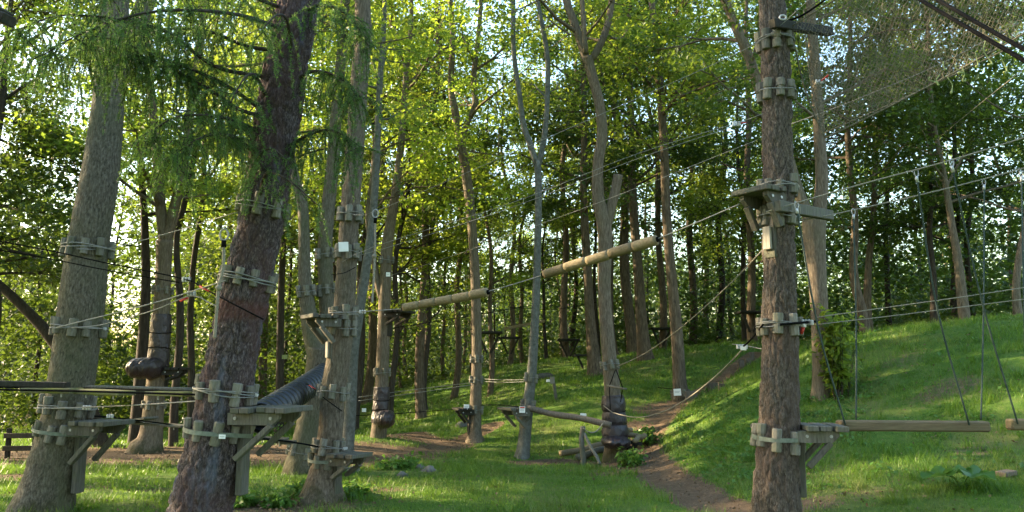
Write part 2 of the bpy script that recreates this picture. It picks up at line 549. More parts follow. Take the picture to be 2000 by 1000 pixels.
def tube(mb, pts, rad, segs=8, caps=True, disp=None):
    pts = np.asarray(pts, float)
    n = len(pts)
    rad = np.broadcast_to(np.asarray(rad, float), (n,))
    T, U, W = frames(pts)
    th = np.arange(segs) * 2 * math.pi / segs
    rr = np.repeat(rad[:, None], segs, 1)
    if disp is not None:
        rr = rr + disp
    V = pts[:, None, :] + rr[..., None] * (np.cos(th)[None, :, None] * U[:, None, :] + np.sin(th)[None, :, None] * W[:, None, :])
    V = V.reshape(-1, 3)
    i = np.arange(n - 1)[:, None] * segs
    j = np.arange(segs)[None, :]
    j2 = (j + 1) % segs
    Q = np.stack([i + j, i + j2, i + segs + j2, i + segs + j], -1).reshape(-1, 4)
    tr = []
    if caps:
        V = np.concatenate([V, pts[:1], pts[-1:]])
        a, c = n * segs, n * segs + 1
        jj = np.arange(segs)
        tr = np.concatenate([np.stack([np.full(segs, a), (jj + 1) % segs, jj], -1),
                             np.stack([np.full(segs, c), (n - 1) * segs + jj, (n - 1) * segs + (jj + 1) % segs], -1)])
    mb.add(V, Q, tr)
    return mb


def box(mb, c, size, ax=None, ch=0.006):
    """chamfered box; ax = 3x3 with the box axes as rows"""
    s = np.asarray(size, float) / 2
    ch = min(ch, s.min() * 0.4)
    V, idx = [], {}
    for sx in (-1, 1):
        for sy in (-1, 1):
            for sz in (-1, 1):
                sg = np.array([sx, sy, sz])
                for a in range(3):
                    p = sg * (s - ch)
                    p[a] = sg[a] * s[a]
                    idx[(sx, sy, sz, a)] = len(V)
                    V.append(p)
    Q, Tt = [], []
    for a in range(3):
        b_, c_ = (a + 1) % 3, (a + 2) % 3
        for sg in (-1, 1):
            f = []
            for (sb_, sc_) in ((-1, -1), (1, -1), (1, 1), (-1, 1)):
                k = [0, 0, 0]
                k[a], k[b_], k[c_] = sg, sb_, sc_
                f.append(idx[(*k, a)])
            Q.append(f if sg > 0 else f[::-1])
        for s1 in (-1, 1):
            for s2 in (-1, 1):
                k0, k1 = [0, 0, 0], [0, 0, 0]
                k0[a], k0[b_], k0[c_] = -1, s1, s2
                k1[a], k1[b_], k1[c_] = 1, s1, s2
                f = [idx[(*k0, b_)], idx[(*k1, b_)], idx[(*k1, c_)], idx[(*k0, c_)]]
                Q.append(f if s1 * s2 < 0 else f[::-1])
    for k in [(x, y, z) for x in (-1, 1) for y in (-1, 1) for z in (-1, 1)]:
        f = [idx[(*k, a)] for a in range(3)]
        Tt.append(f if k[0] * k[1] * k[2] > 0 else f[::-1])
    V = np.array(V)
    if ax is not None:
        V = V @ np.asarray(ax, float)
    mb.add(V + np.asarray(c, float), Q, Tt)
    return mb


def beam_axes(p, q, up=(0, 0, 1)):
    x = np.asarray(q, float) - np.asarray(p, float)
    L = np.linalg.norm(x)
    x /= L
    y = np.cross(np.asarray(up, float), x)
    y /= np.linalg.norm(y) + 1e-9
    return np.array([x, y, np.cross(x, y)]), L


def beam(mb, p, q, w, h, up=(0, 0, 1), ch=0.006):
    ax, L = beam_axes(p, q, up)
    return box(mb, (np.asarray(p) + np.asarray(q)) / 2, (L, w, h), ax, ch)


def crom(pts, n):
    """Catmull-Rom resampling of an array (k, m) to n rows"""
    p = np.asarray(pts, float)
    k = len(p)
    if k == 2:
        t = np.linspace(0, 1, n)[:, None]
        return p[0] * (1 - t) + p[1] * t
    e = np.concatenate([[2 * p[0] - p[1]], p, [2 * p[-1] - p[-2]]])
    s = np.concatenate([[0], np.cumsum(np.linalg.norm(np.diff(p[:, :3], axis=0), axis=1))])
    u = np.linspace(0, s[-1], n)
    i = np.clip(np.searchsorted(s, u, 'right') - 1, 0, k - 2)
    t = ((u - s[i]) / (s[i + 1] - s[i] + 1e-12))[:, None]
    a, b_, c, d = e[i], e[i + 1], e[i + 2], e[i + 3]
    return 0.5 * (2 * b_ + (c - a) * t + (2 * a - 5 * b_ + 4 * c - d) * t ** 2 + (3 * b_ - a - 3 * c + d) * t ** 3)


# ------------------------------------------------------------------ ground sheet
def nonuni(lo, hi, a, b_, step, far):
    core = np.arange(a, b_ + 1e-6, step)
    left = a - np.cumsum(step * 1.18 ** np.arange(1, 80))
    left = np.append(left[left > lo], lo)[::-1]
    right = b_ + np.cumsum(step * 1.18 ** np.arange(1, 80))
    right = np.append(right[right < hi], hi)
    return np.concatenate([left, core, right])


def seg_dist(x, y, pl):
    d = np.full(x.shape, 1e9)
    for (a, b_) in zip(pl[:-1], pl[1:]):
        ab = b_[:2] - a[:2]
        t = np.clip(((x - a[0]) * ab[0] + (y - a[1]) * ab[1]) / (ab @ ab), 0, 1)
        d = np.minimum(d, np.hypot(x - a[0] - t * ab[0], y - a[1] - t * ab[1]))
    return d


_paths = [([(1440, 1000), (1370, 975), (1310, 940), (1265, 905), (1252, 870), (1275, 835), (1300, 805), (1325, 785)], 0.36),
          ([(1325, 785), (1390, 752), (1440, 715), (1475, 690)], 0.25),
          ([(-200, 888), (130, 886), (330, 882), (520, 884), (700, 886)], 1.5),
          ([(700, 890), (790, 880), (850, 878), (880, 866), (830, 858), (790, 846)], 0.5),
          ([(1020, 902), (1110, 900), (1190, 905), (1230, 915)], 0.28),
          ([(880, 872), (920, 850), (960, 830)], 0.3)]
PATHS = [(np.array([G(*p) for p in pl]), w) for pl, w in _paths]
_patch = [(40, 930, 0.55, .9), (330, 955, .4, .7), (560, 985, .8, .8), (700, 905, .6, .9), (790, 850, .8, .8), (180, 950, .4, .7), (745, 955, .4, .6), (500, 995, .7, .9),
          (1290, 795, .6, .8), (1240, 830, .5, .8), (1900, 880, .5, .5), (1850, 760, .7, .55), (1700, 960, .45, .5), (1760, 700, .7, .45), (1560, 985, .5, .7), (1180, 925, .4, .7)]
PATCH = [(G(a, b_), r_, s_) for a, b_, r_, s_ in _patch]


def wear_at(x, y):
    w = np.zeros(x.shape)
    for pl, hw in PATHS:
        w = np.maximum(w, 1 - np.clip((seg_dist(x, y, pl) - hw * 0.5) / hw, 0, 1))
    for c, r_, s_ in PATCH:
        d = np.hypot((x - c[0]) / 1.6, y - c[1])
        w = np.maximum(w, s_ * np.clip(1.25 - d / r_, 0, 1))
    w = np.maximum(w, np.clip((y - 30) / 10, 0, 0.75))          # bare leaf litter under the wood
    w = np.maximum(w, np.clip((-x - 12) / 4, 0, 0.8) * np.clip((y - 14) / 3, 0, 1))
    return w


gx = nonuni(-900, 900, -11.0, 14.0, 0.11, 0)
gy = nonuni(-900, 900, 5.5, 30.0, 0.11, 0)
GX, GY = np.meshgrid(gx, gy)
WEAR = wear_at(GX, GY)
GZ = zg(GX, GY) + 0.012 * smooth_noise(GX * 6, GY * 6, 5) - 0.03 * WEAR
mb = MB()
ny, nx = GX.shape
ii = (np.arange(ny - 1)[:, None] * nx + np.arange(nx - 1)[None, :])
mb.add(np.stack([GX, GY, GZ], -1), np.stack([ii, ii + 1, ii + nx + 1, ii + nx], -1))
ground = mb.build('ground', M['ground'])
ground['kind'] = 'structure'
ground['label'] = 'grassy woodland floor rising into a bank with trodden earth paths'
at = ground.data.attributes.new('wear', 'FLOAT', 'POINT')
at.data.foreach_set('value', WEAR.astype(np.float32).ravel())

# grass blades over the nearer ground
rg = np.random.RandomState(11)


def grass_blades(n, dmin, dmax, hmin, hmax, wid, seed):
    rg = np.random.RandomState(seed)
    d = dmin + (dmax - dmin) * rg.rand(n) ** 1.15
    px = rg.uniform(-60, 2060, n)
    x = (px - 1000) / F * d
    cl = smooth_noise(x * 5, d * 5, 8)
    w = wear_at(x, d)
    keep = (rg.rand(n) > w * 1.25 - 0.05) & (rg.rand(n) < 0.65 + 0.5 * cl)
    x, y = x[keep], d[keep]
    n = len(x)
    z = zg(x, y)
    a = rg.uniform(0, 6.283, n)
    bend = rg.uniform(0.2, 1.0, n)
    h = rg.uniform(hmin, hmax, n) * (0.8 + 0.5 * smooth_noise(x * 3, y * 3, 21)).clip(0.5, 1.6)
    la = rg.uniform(0, 6.283, n)
    wv = np.stack([np.cos(a), np.sin(a), 0 * a], -1) * (wid * rg.uniform(0.6, 1.3, n) * (0.6 + y / 20))[:, None]
    tip = np.stack([np.cos(la) * bend * h * 0.8, np.sin(la) * bend * h * 0.8, h], -1)
    base = np.stack([x, y, z - 0.01], -1)
    V = np.stack([base - wv, base + wv, base + tip], 1).reshape(-1, 3)
    return V, np.arange(3 * n).reshape(-1, 3)


mb = MB()
for args in ((150000, 7.0, 12.5, 0.03, 0.09, 0.0045, 1), (120000, 12.0, 19, 0.04, 0.11, 0.0055, 2), (70000, 18.5, 28, 0.06, 0.15, 0.008, 3)):
    V, T3 = grass_blades(*args)
    mb.add(V, None, T3)
rt = np.random.RandomState(909)
nt_ = 1500
td = 8 + 16 * rt.rand(nt_) ** 1.2
tx = (rt.uniform(0, 2000, nt_) - 1000) / F * td
ok = (wear_at(tx, td) < 0.5) & (rt.rand(nt_) < np.where(zg(tx, td) > 0.35, 1.0, 0.35))
tx, td = np.repeat(tx[ok], 34), np.repeat(td[ok], 34)
m_ = len(tx)
tx, td = tx + rt.normal(0, 0.055, m_), td + rt.normal(0, 0.055, m_)
la, h = rt.uniform(0, 6.283, m_), rt.uniform(0.07, 0.19, m_)
base = np.stack([tx, td, zg(tx, td) - 0.01], -1)
wv = np.stack([-np.sin(la), np.cos(la), 0 * la], -1) * 0.005
tip = np.stack([np.cos(la) * h * 0.6, np.sin(la) * h * 0.6, h], -1)
mb.add(np.stack([base - wv, base + wv, base + tip], 1).reshape(-1, 3), None, np.arange(3 * m_).reshape(-1, 3))
g = mb.build('grass', M['grass_blade'], None, False)
tag(g, 'short green grass covering the clearing floor and the bank', 'grass', None, 'stuff')


# ------------------------------------------------------------------ trees
def vor(u, v, nu, seed):
    """F2-F1 and a random value of a jittered-cell pattern, wrapping in u after nu cells"""
    rg = np.random.RandomState(seed)
    NV = int(v.max()) + 4
    jx, jy, jr = rg.rand(nu, NV), rg.rand(nu, NV), rg.rand(nu, NV)
    iu, iv = np.floor(u).astype(int), np.floor(v).astype(int)
    f1 = np.full(u.shape, 9.0)
    f2 = np.full(u.shape, 9.0)
    rv = np.zeros(u.shape)
    for a in (-1, 0, 1):
        for b_ in (-1, 0, 1):
            cu, cv = iu + a, np.clip(iv + b_, 0, NV - 1)
            dx = cu + jx[cu % nu, cv] - u
            dy = iv + b_ + jy[cu % nu, cv] - v
            d = np.hypot(dx, dy)
            nf = d < f1
            f2 = np.where(nf, f1, np.minimum(f2, d))
            rv = np.where(nf, jr[cu % nu, cv], rv)
            f1 = np.where(nf, d, f1)
    return f2 - f1, rv


class Stem:
    def __init__(s, path, d, top=0.0, sink=True, n=60, taper=0.35, wob=0.0):
        """path: (px, py, width_px[, depth]) from the ground up; top = metres of growth above the last point"""
        pts = []
        for q in path:
            dd = q[3] if len(q) > 3 else d
            p = P(q[0], q[1], dd)
            dax = p[1] * math.cos(PITCH) + (p[2] - EYE) * math.sin(PITCH)
            pts.append([*p, q[2] * dax / F / 2 * p[1] / math.hypot(p[0], p[1])])
        pts = np.array(pts)
        if sink:
            z0 = float(zg(pts[0, 0], pts[0, 1]))
            if pts[0, 2] > z0 - 0.1:
                dirv = pts[0, :3] - pts[min(1, len(pts) - 1), :3]
                dirv = dirv / max(1e-6, -dirv[2])
                k = pts[0, 2] - (z0 - 0.18)
                low = np.append(pts[0, :3] + dirv * k, pts[0, 3] * 1.05)
                pts = np.concatenate([[low], pts])
        if top:
            dirv = pts[-1, :3] - pts[-2, :3]
            dirv = dirv / np.linalg.norm(dirv) + np.array([0, 0, 0.3])
            dirv /= np.linalg.norm(dirv)
            pts = np.concatenate([pts, [np.append(pts[-1, :3] + dirv * top * 0.5, pts[-1, 3] * (1 + taper) / 2)],
                                  [np.append(pts[-1, :3] + dirv * top + np.random.RandomState(len(path)).uniform(-.3, .3, 3), pts[-1, 3] * taper)]])
        c = crom(pts, n)
        s.p, s.r = c[:, :3], np.maximum(c[:, 3], 0.006)
        if wob:
            rg = np.random.RandomState(int(abs(s.p[0, 0]) * 100))
            t = np.linspace(0, 1, n)
            s.p[:, 0] += wob * (np.sin(t * 9 + rg.rand() * 6) + 0.6 * np.sin(t * 19 + rg.rand() * 6)) * np.minimum(1, t * 5)
        s.ypx = np.array([px_of(q)[1] for q in s.p])

    def at(s, py):
        o = np.argsort(s.ypx)
        f = lambda a: np.interp(py, s.ypx[o], a[o])
        c = np.array([f(s.p[:, 0]), f(s.p[:, 1]), f(s.p[:, 2])])
        i = int(np.argmin(abs(s.ypx - py)))
        i = min(max(i, 1), len(s.p) - 2)
        ax = s.p[i + 1] - s.p[i - 1]
        return c, float(f(s.r)), ax / np.linalg.norm(ax)


def add_stem(mb, st, segs=12, bumpy=0.04, seed=0, plates=None, flare=None):
    n = len(st.p)
    L = np.concatenate([[0], np.cumsum(np.linalg.norm(np.diff(st.p, axis=0), axis=1))])
    th = np.arange(segs) * 2 * math.pi / segs
    TH, S = np.meshgrid(th, L)
    rg = np.random.RandomState(seed)
    d = np.zeros((n, segs))
    for k in range(1, 5):
        d += bumpy / k * np.cos(k * TH + rg.uniform(0, 6.28) + np.sin(S * rg.uniform(0.4, 1.6) + rg.uniform(0, 6)) * 1.5)
    d *= st.r[:, None]
    if flare:
        for k in range(5):
            a0, am = rg.uniform(0, 6.28), rg.uniform(0.6, 1.2)
            d += st.r[:, None] * flare * am * np.exp(-S / 0.35) * np.maximum(0, np.cos(TH - a0)) ** 5
    ret = None
    if plates:
        pw, ph, amp = plates
        nu = max(6, int(round(2 * math.pi * st.r[n // 3] / pw)))
        u = TH / (2 * math.pi) * nu + 0.22 * np.sin(S * 17 + TH * 3) + 0.15 * np.sin(S * 41 + TH * 7)
        u = u % nu
        v = S / ph + 0.3 * np.sin(TH * 5 + S * 3) + 1
        e, rv = vor(u, v, nu, seed)
        e2, rv2 = vor((u * 2.3) % int(nu * 2.3), v * 2.6, int(nu * 2.3), seed + 9)
        pl = np.clip(e * 2.7, 0, 1)
        d += amp * (pl * (0.55 + 0.75 * rv) + 0.35 * np.clip(e2 * 3, 0, 1) * rv2 - 0.6)
        ret = np.clip(pl * 0.8 + 0.2 * np.clip(e2 * 3, 0, 1), 0, 1)
    start = mb.n
    tube(mb, st.p, st.r, segs, True, d)
    return ret


def clump_dirs(m_, rg):
    v = rg.normal(0, 1, (m_, 3))
    v /= np.linalg.norm(v, axis=1)[:, None]
    return v * (rg.rand(m_, 1) ** 0.5) * 1.75


def leaves(mb, C, n_each, spread, size, rg, flat=0.5, droop=0.25):
    """rhombic leaves spread round clump centres C"""
    C = np.asarray(C, float)
    m_ = len(C) * n_each
    if m_ == 0:
        return
    pos = np.repeat(C, n_each, 0) + clump_dirs(m_, rg) * np.array([spread, spread, spread * flat])
    a = rg.uniform(0, 6.283, m_)
    el = rg.normal(-droop, 0.45, m_)
    roll = rg.normal(0, 0.6, m_)
    dx = np.stack([np.cos(a) * np.cos(el), np.sin(a) * np.cos(el), np.sin(el)], -1)
    sd_ = np.stack([-np.sin(a), np.cos(a), 0 * a], -1)
    up = np.cross(dx, sd_)
    sv = sd_ * np.cos(roll)[:, None] + up * np.sin(roll)[:, None]
    nv = np.cross(dx, sv)
    L = size * rg.uniform(0.45, 1.55, m_)[:, None]
    w = L * 0.32
    V = np.stack([pos, pos + dx * L * 0.45 + sv * w + nv * L * 0.06, pos + dx * L - nv * L * 0.1, pos + dx * L * 0.45 - sv * w + nv * L * 0.06], 1).reshape(-1, 3)
    mb.add(V, np.arange(4 * m_).reshape(-1, 4))


DENS = 0.6


def grow(stems, z0, nb, Lr, rg, el=(0.1, 0.9), subs=4, up=0.25, top_bias=1.0):
    """branch tubes and clump centres from the stems above z0"""
    tubes, cl = [], []
    cand = []
    for st in stems:
        for i in range(len(st.p)):
            if st.p[i, 2] > z0:
                cand.append((st, i))
    for k in range(int(nb * DENS)):
        st, i = cand[int(len(cand) * (rg.rand() ** top_bias) * 0.999)]
        p0, r0 = st.p[i], st.r[i]
        az, e = rg.uniform(0, 6.283), rg.uniform(*el)
        L = rg.uniform(*Lr)
        d = np.array([math.cos(az) * math.cos(e), math.sin(az) * math.cos(e), math.sin(e)])
        pts = [p0]
        for j in range(5):
            d = d + rg.normal(0, 0.16, 3) + np.array([0, 0, up * 0.15])
            d /= np.linalg.norm(d)
            pts.append(pts[-1] + d * L / 5)
        pts = np.array(pts)
        rb = min(r0 * 0.55, 0.012 + 0.012 * L)
        tubes.append((pts, np.linspace(rb, 0.005, 6)))
        for j in range(subs):
            t = rg.uniform(0.25, 1.0)
            q = pts[min(5, int(t * 5))]
            az2 = az + rg.normal(0, 0.9)
            e2 = rg.normal(0.15, 0.35)
            l2 = L * rg.uniform(0.25, 0.5)
            d2 = np.array([math.cos(az2) * math.cos(e2), math.sin(az2) * math.cos(e2), math.sin(e2)])
            q1 = q + d2 * l2 * 0.5 + rg.normal(0, 0.05, 3)
            q2 = q + d2 * l2 + np.array([0, 0, -0.08 * l2])
            tubes.append((np.array([q, q1, q2]), np.array([rb * 0.4, rb * 0.25, 0.004])))
            cl += [q1 * .4 + q2 * .6, q2]
        cl += [pts[5]]
    return tubes, np.array(cl)


def make_tree(name, label, stems, bark, leaf=None, z0=5, nb=24, Lr=(1.2, 2.8), n_each=22, spread=0.3, size=0.10, seed=1, segs=14,
              group=None, plates=None, flare=None, bumpy=0.022, subs=4, el=(0.0, 0.8), flat=0.5, cat='tree', stubs=()):
    rg = np.random.RandomState(seed)
    base = stems[0].p[0].copy()
    base[2] = float(zg(base[0], base[1]))
    t = thing(name, label, cat, base, group)
    mb = MB()
    att = []
    for k, st in enumerate(stems):
        r_ = add_stem(mb, st, segs, bumpy, seed + k, plates, flare if k == 0 else None)
        if r_ is not None:
            att += [r_.ravel(), np.array([0.5, 0.5])]
    cl = None
    if leaf:
        tubes, cl = grow(stems, z0, nb, Lr, rg, el=el, subs=subs)
        for p, r_ in tubes:
            nv = mb.n
            tube(mb, p, r_, 5, False)
            if att:
                att.append(np.full(mb.n - nv, 0.7))
    tr = mb.build('trunk', M[bark], t)
    if att:
        a_ = tr.data.attributes.new('plate', 'FLOAT', 'POINT')
        a_.data.foreach_set('value', np.concatenate(att).astype(np.float32))
    if leaf:
        mb = MB()
        leaves(mb, cl, int(n_each * 2.7), spread * 1.0, size * 0.78, rg, flat * 0.75)
        mb.build('crown', M[leaf], t, False)
    return t


# ---- the four foreground trunks
sT1 = Stem([(78, 1010, 135), (95, 950, 112), (110, 890, 102), (132, 800, 94), (150, 680, 92), (165, 560, 92), (172, 490, 86), (195, 350, 78), (211, 200, 66), (219, 80, 60), (224, 0, 58)], 8.5, 5, n=420)
sT1b = Stem([(232, 150, 34, 8.6), (252, 90, 44, 8.7), (275, 30, 36, 8.75), (292, -20, 34, 8.8)], 8.7, 4, sink=False, n=40)
T1 = make_tree('beech_tree', 'thick smooth grey trunk nearest the left edge, leaning right with a mossy foot', [sT1, sT1b], 'bark_beech', 'leaf_light', 6.2, 16, (1.5, 3), 16, 0.3, 0.09, 3, 96, flare=0.12, bumpy=0.03, plates=(0.026, 0.075, 0.007))
sT2 = Stem([(390, 1010, 124), (425, 850, 112), (452, 700, 97), (480, 560, 92), (508, 440, 86), (535, 280, 86), (560, 130, 84), (585, 0, 76)], 7.0, 4, n=420)
T2 = make_tree('larch_tree', 'reddish rough barked larch leaning right with hanging needle fronds', [sT2], 'bark_larch', None, seed=5, segs=110, plates=(0.05, 0.17, 0.024), bumpy=0.02)
sT3 = Stem([(628, 972, 84), (630, 950, 70), (637, 900, 54), (645, 840, 48), (651, 760, 47), (662, 690, 46), (672, 600, 42), (681, 460, 38), (692, 300, 36), (700, 180, 35), (709, 60, 33), (708, 0, 31)], 9.6, 6, n=380)
T3 = make_tree('ash_tree', 'slim straight ash in the left middle carrying a blank white sign', [sT3], 'bark_ash_near', 'leaf_mid', 8.2, 14, (1, 2.4), 16, 0.3, 0.09, 8, 72, flare=0.3, bumpy=0.03, plates=(0.024, 0.08, 0.006))
sT4 = Stem([(1517, 1010, 94), (1519, 900, 84), (1522, 800, 77), (1523, 690, 72), (1521, 560, 64), (1520, 430, 60), (1518, 250, 57), (1514, 100, 54), (1507, 0, 50)], 7.2, 5, n=420)
T4 = make_tree('pine_tree', 'upright furrowed pine trunk standing right of centre in the foreground', [sT4], 'bark_pine', None, seed=6, segs=96, plates=(0.048, 0.2, 0.020), bumpy=0.02)

# ---- individual trees of the middle distance
sM5 = Stem([(590, 908, 64), (600, 850, 52), (612, 770, 47), (622, 710, 50), (626, 680, 56)], 12, n=40)
sM5a = Stem([(624, 700, 46), (606, 635, 36), (597, 560, 27), (596, 480, 23), (592, 400, 21), (578, 350, 18), (566, 280, 16), (560, 180, 14), (556, 60, 12)], 12, 3, sink=False, n=60, wob=.02)
sM5b = Stem([(628, 700, 40), (640, 640, 34), (637, 560, 31), (636, 480, 29), (642, 400, 28), (650, 330, 26), (658, 240, 24), (668, 120, 20), (672, 0, 18)], 12.2, 4, sink=False, n=60, wob=.02)
make_tree('twin_stem_tree', 'grey tree splitting into two stems just behind the slim ash', [sM5, sM5a, sM5b], 'bark_grey', 'leaf_mid', 5.0, 26, (1, 2.6), 22, 0.3, 0.10, 12, 16, flare=0.25)
sM6 = Stem([(290, 872, 62), (296, 850, 46), (304, 760, 40), (311, 680, 38), (317, 590, 34), (320, 520, 32), (322, 470, 34)], 15.3, n=50)
sM6a = Stem([(321, 480, 24), (314, 400, 22), (312, 320, 20), (300, 220, 17), (290, 100, 14), (288, 0, 12)], 15.3, 4, sink=False, n=50, wob=.04)
sM6b = Stem([(323, 480, 24), (340, 410, 22), (352, 360, 20), (366, 290, 18), (380, 180, 16), (388, 60, 14), (392, 0, 12)], 15.3, 4, sink=False, n=50, wob=.04)
make_tree('maple_tree', 'forked trunk with spreading roots wearing a dark padded sleeve at left', [sM6, sM6a, sM6b], 'bark_ash', 'leaf_light', 4.6, 34, (1.2, 3), 24, 0.34, 0.12, 14, 16, flare=0.5)
sM7 = Stem([(262, 868, 30), (272, 760, 24), (282, 640, 22), (290, 520, 18), (285, 420, 15), (270, 330, 13), (262, 250, 11)], 17, 4, n=60, wob=.05)
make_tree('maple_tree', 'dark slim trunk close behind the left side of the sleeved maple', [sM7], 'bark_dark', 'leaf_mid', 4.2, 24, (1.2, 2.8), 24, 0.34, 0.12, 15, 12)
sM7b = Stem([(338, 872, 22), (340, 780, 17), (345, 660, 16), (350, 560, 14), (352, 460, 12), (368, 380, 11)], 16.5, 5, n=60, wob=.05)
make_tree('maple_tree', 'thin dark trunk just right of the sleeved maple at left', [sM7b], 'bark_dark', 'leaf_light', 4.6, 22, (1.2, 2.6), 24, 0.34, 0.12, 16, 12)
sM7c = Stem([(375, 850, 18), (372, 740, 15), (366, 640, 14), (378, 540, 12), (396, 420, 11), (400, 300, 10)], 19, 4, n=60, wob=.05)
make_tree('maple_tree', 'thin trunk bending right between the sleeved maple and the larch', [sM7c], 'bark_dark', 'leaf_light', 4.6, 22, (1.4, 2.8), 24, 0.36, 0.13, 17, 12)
sM8 = Stem([(738, 868, 34), (744, 800, 28), (748, 700, 26), (752, 620, 25), (756, 540, 23), (760, 470, 22), (768, 400, 18), (778, 300, 15), (790, 180, 12)], 16.6, 4, n=70, wob=.03)
sM8a = Stem([(748, 590, 14), (736, 552, 13), (728, 500, 11), (722, 420, 10), (728, 330, 9)], 16.6, 3, sink=False, n=40, wob=.03)
make_tree('maple_tree', 'grey trunk with small left fork wearing a black padded sleeve near centre left', [sM8, sM8a], 'bark_ash', 'leaf_yellow', 4.4, 30, (1.2, 3), 24, 0.34, 0.12, 18, 14)
sM9 = Stem([(928, 862, 40), (927, 845, 27), (929, 780, 23), (931, 680, 20), (929, 560, 19), (922, 440, 18), (912, 350, 19), (902, 290, 18), (899, 268, 20)], 17, n=70)
sM9a = Stem([(900, 275, 16), (890, 225, 15), (881, 170, 13), (882, 90, 11), (879, 0, 10)], 17, 4, sink=False, n=40, wob=.02)
sM9b = Stem([(900, 280, 13), (912, 240, 12), (928, 205, 12), (925, 150, 11), (932, 70, 9), (938, 0, 8)], 17, 4, sink=False, n=40, wob=.02)
make_tree('ash_tree', 'slender sunlit trunk forking high up with white notice at its platform', [sM9, sM9a, sM9b], 'bark_ash', 'leaf_light', 6.0, 13, (1, 2.6), 18, 0.32, 0.11, 20, 16, flare=0.3)
sM10 = Stem([(1020, 892, 30.6), (1023, 870, 25.5), (1030, 800, 22.1), (1039, 720, 18.7), (1046, 600, 16.1), (1050, 480, 14.4), (1052, 380, 13.6), (1050, 315, 14.4)], 14.5, n=70)
sM10a = Stem([(1050, 325, 13), (1036, 285, 12), (1020, 240, 11), (1012, 180, 10), (1004, 100, 9), (1003, 0, 9)], 14.5, 4, sink=False, n=40, wob=.02)
sM10b = Stem([(1051, 325, 12), (1062, 270, 11), (1070, 200, 10), (1071, 120, 10), (1060, 50, 9), (1052, 0, 8)], 14.5, 4, sink=False, n=40, wob=.02)
make_tree('birch_tree', 'pale silvery leaning trunk at the left end of the balance log', [sM10, sM10a, sM10b], 'bark_silver', 'leaf_mid', 6.2, 13, (1, 2.4), 18, 0.3, 0.10, 22, 16, flare=0.3)
sM11 = Stem([(1203, 905, 43.7), (1203, 872, 40.0), (1200, 820, 34.2), (1194, 740, 30.5), (1186, 660, 27.5), (1180, 560, 25.7), (1182, 470, 28.5), (1178, 430, 28.5), (1168, 380, 23.8), (1168, 320, 21.0), (1176, 260, 21.0), (1170, 200, 20.0), (1154, 140, 20.0), (1146, 112, 22.8)], 14.3, n=90)
sM11a = Stem([(1147, 125, 18), (1132, 75, 17), (1116, 30, 16), (1106, 0, 15)], 14.3, 4, sink=False, n=36)
sM11b = Stem([(1152, 120, 14), (1170, 92, 14), (1186, 50, 13), (1195, 0, 12)], 14.3, 4, sink=False, n=36)
sM11c = Stem([(1144, 105, 11), (1141, 60, 10), (1137, 0, 9)], 14.1, 4, sink=False, n=30)
sM11d = Stem([(1182, 450, 20), (1192, 410, 20), (1202, 370, 19), (1207, 342, 19)], 14.3, 0, sink=False, n=24)
make_tree('oak_tree', 'winding sunlit trunk with sawn-off stub above the purple padded wrap', [sM11, sM11a, sM11b, sM11c, sM11d], 'bark_ash', 'leaf_mid', 6.4, 24, (1, 2.8), 22, 0.32, 0.11, 24, 18, flare=0.3)
sM12 = Stem([(1329, 778, 32), (1326, 740, 26), (1320, 640, 24), (1311, 520, 20), (1302, 400, 18), (1297, 280, 17), (1290, 170, 16), (1280, 60, 14), (1271, 0, 12)], 17.8, 5, n=80, wob=.02)
make_tree('oak_tree', 'straight brown trunk on the bank with pale notice fixed near its foot', [sM12], 'bark_brown', 'leaf_mid', 5.2, 40, (1.2, 3.2), 26, 0.36, 0.12, 26, 16, flare=0.25)
sM13 = Stem([(1262, 712, 34), (1256, 670, 26), (1248, 580, 21), (1242, 450, 18), (1236, 330, 15), (1232, 200, 12)], 22.6, 6, n=70, wob=.03)
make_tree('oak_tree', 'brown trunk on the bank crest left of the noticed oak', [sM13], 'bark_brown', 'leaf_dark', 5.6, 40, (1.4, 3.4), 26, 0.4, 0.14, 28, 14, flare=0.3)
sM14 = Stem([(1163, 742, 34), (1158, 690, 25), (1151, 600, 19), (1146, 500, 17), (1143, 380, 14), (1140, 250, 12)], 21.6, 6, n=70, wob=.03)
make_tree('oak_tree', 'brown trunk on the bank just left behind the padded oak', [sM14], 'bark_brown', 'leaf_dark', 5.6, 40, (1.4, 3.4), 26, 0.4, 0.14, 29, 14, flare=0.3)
sM15 = Stem([(1604, 792, 42), (1603, 750, 34), (1602, 680, 33), (1600, 600, 35), (1595, 520, 38), (1590, 450, 46), (1592, 415, 48)], 12.8, n=60)
sM15a = Stem([(1598, 430, 30), (1606, 350, 26), (1600, 260, 23), (1590, 150, 21), (1584, 0, 18)], 12.8, 4, sink=False, n=50, wob=.02)
sM15b = Stem([(1584, 430, 28), (1562, 380, 22), (1530, 280, 20), (1492, 200, 20), (1462, 110, 20), (1436, 50, 19), (1412, -10, 17)], 12.8, 3, sink=False, n=50)
make_tree('ash_tree', 'forked brown trunk on the right bank with green shrub at its foot', [sM15, sM15a, sM15b], 'bark_ash', 'leaf_dark', 5.6, 30, (1, 2.6), 20, 0.3, 0.10, 31, 18, flare=0.25)
sM20 = Stem([(684, 800, 24), (690, 690, 21), (702, 600, 20), (714, 510, 18), (726, 420, 16), (738, 300, 14), (744, 160, 12)], 14, 4, n=60, wob=.02)
make_tree('ash_tree', 'grey leaning stem showing just right of the slim ash', [sM20], 'bark_silver', 'leaf_light', 6, 20, (1, 2.4), 20, 0.3, 0.1, 33, 14)
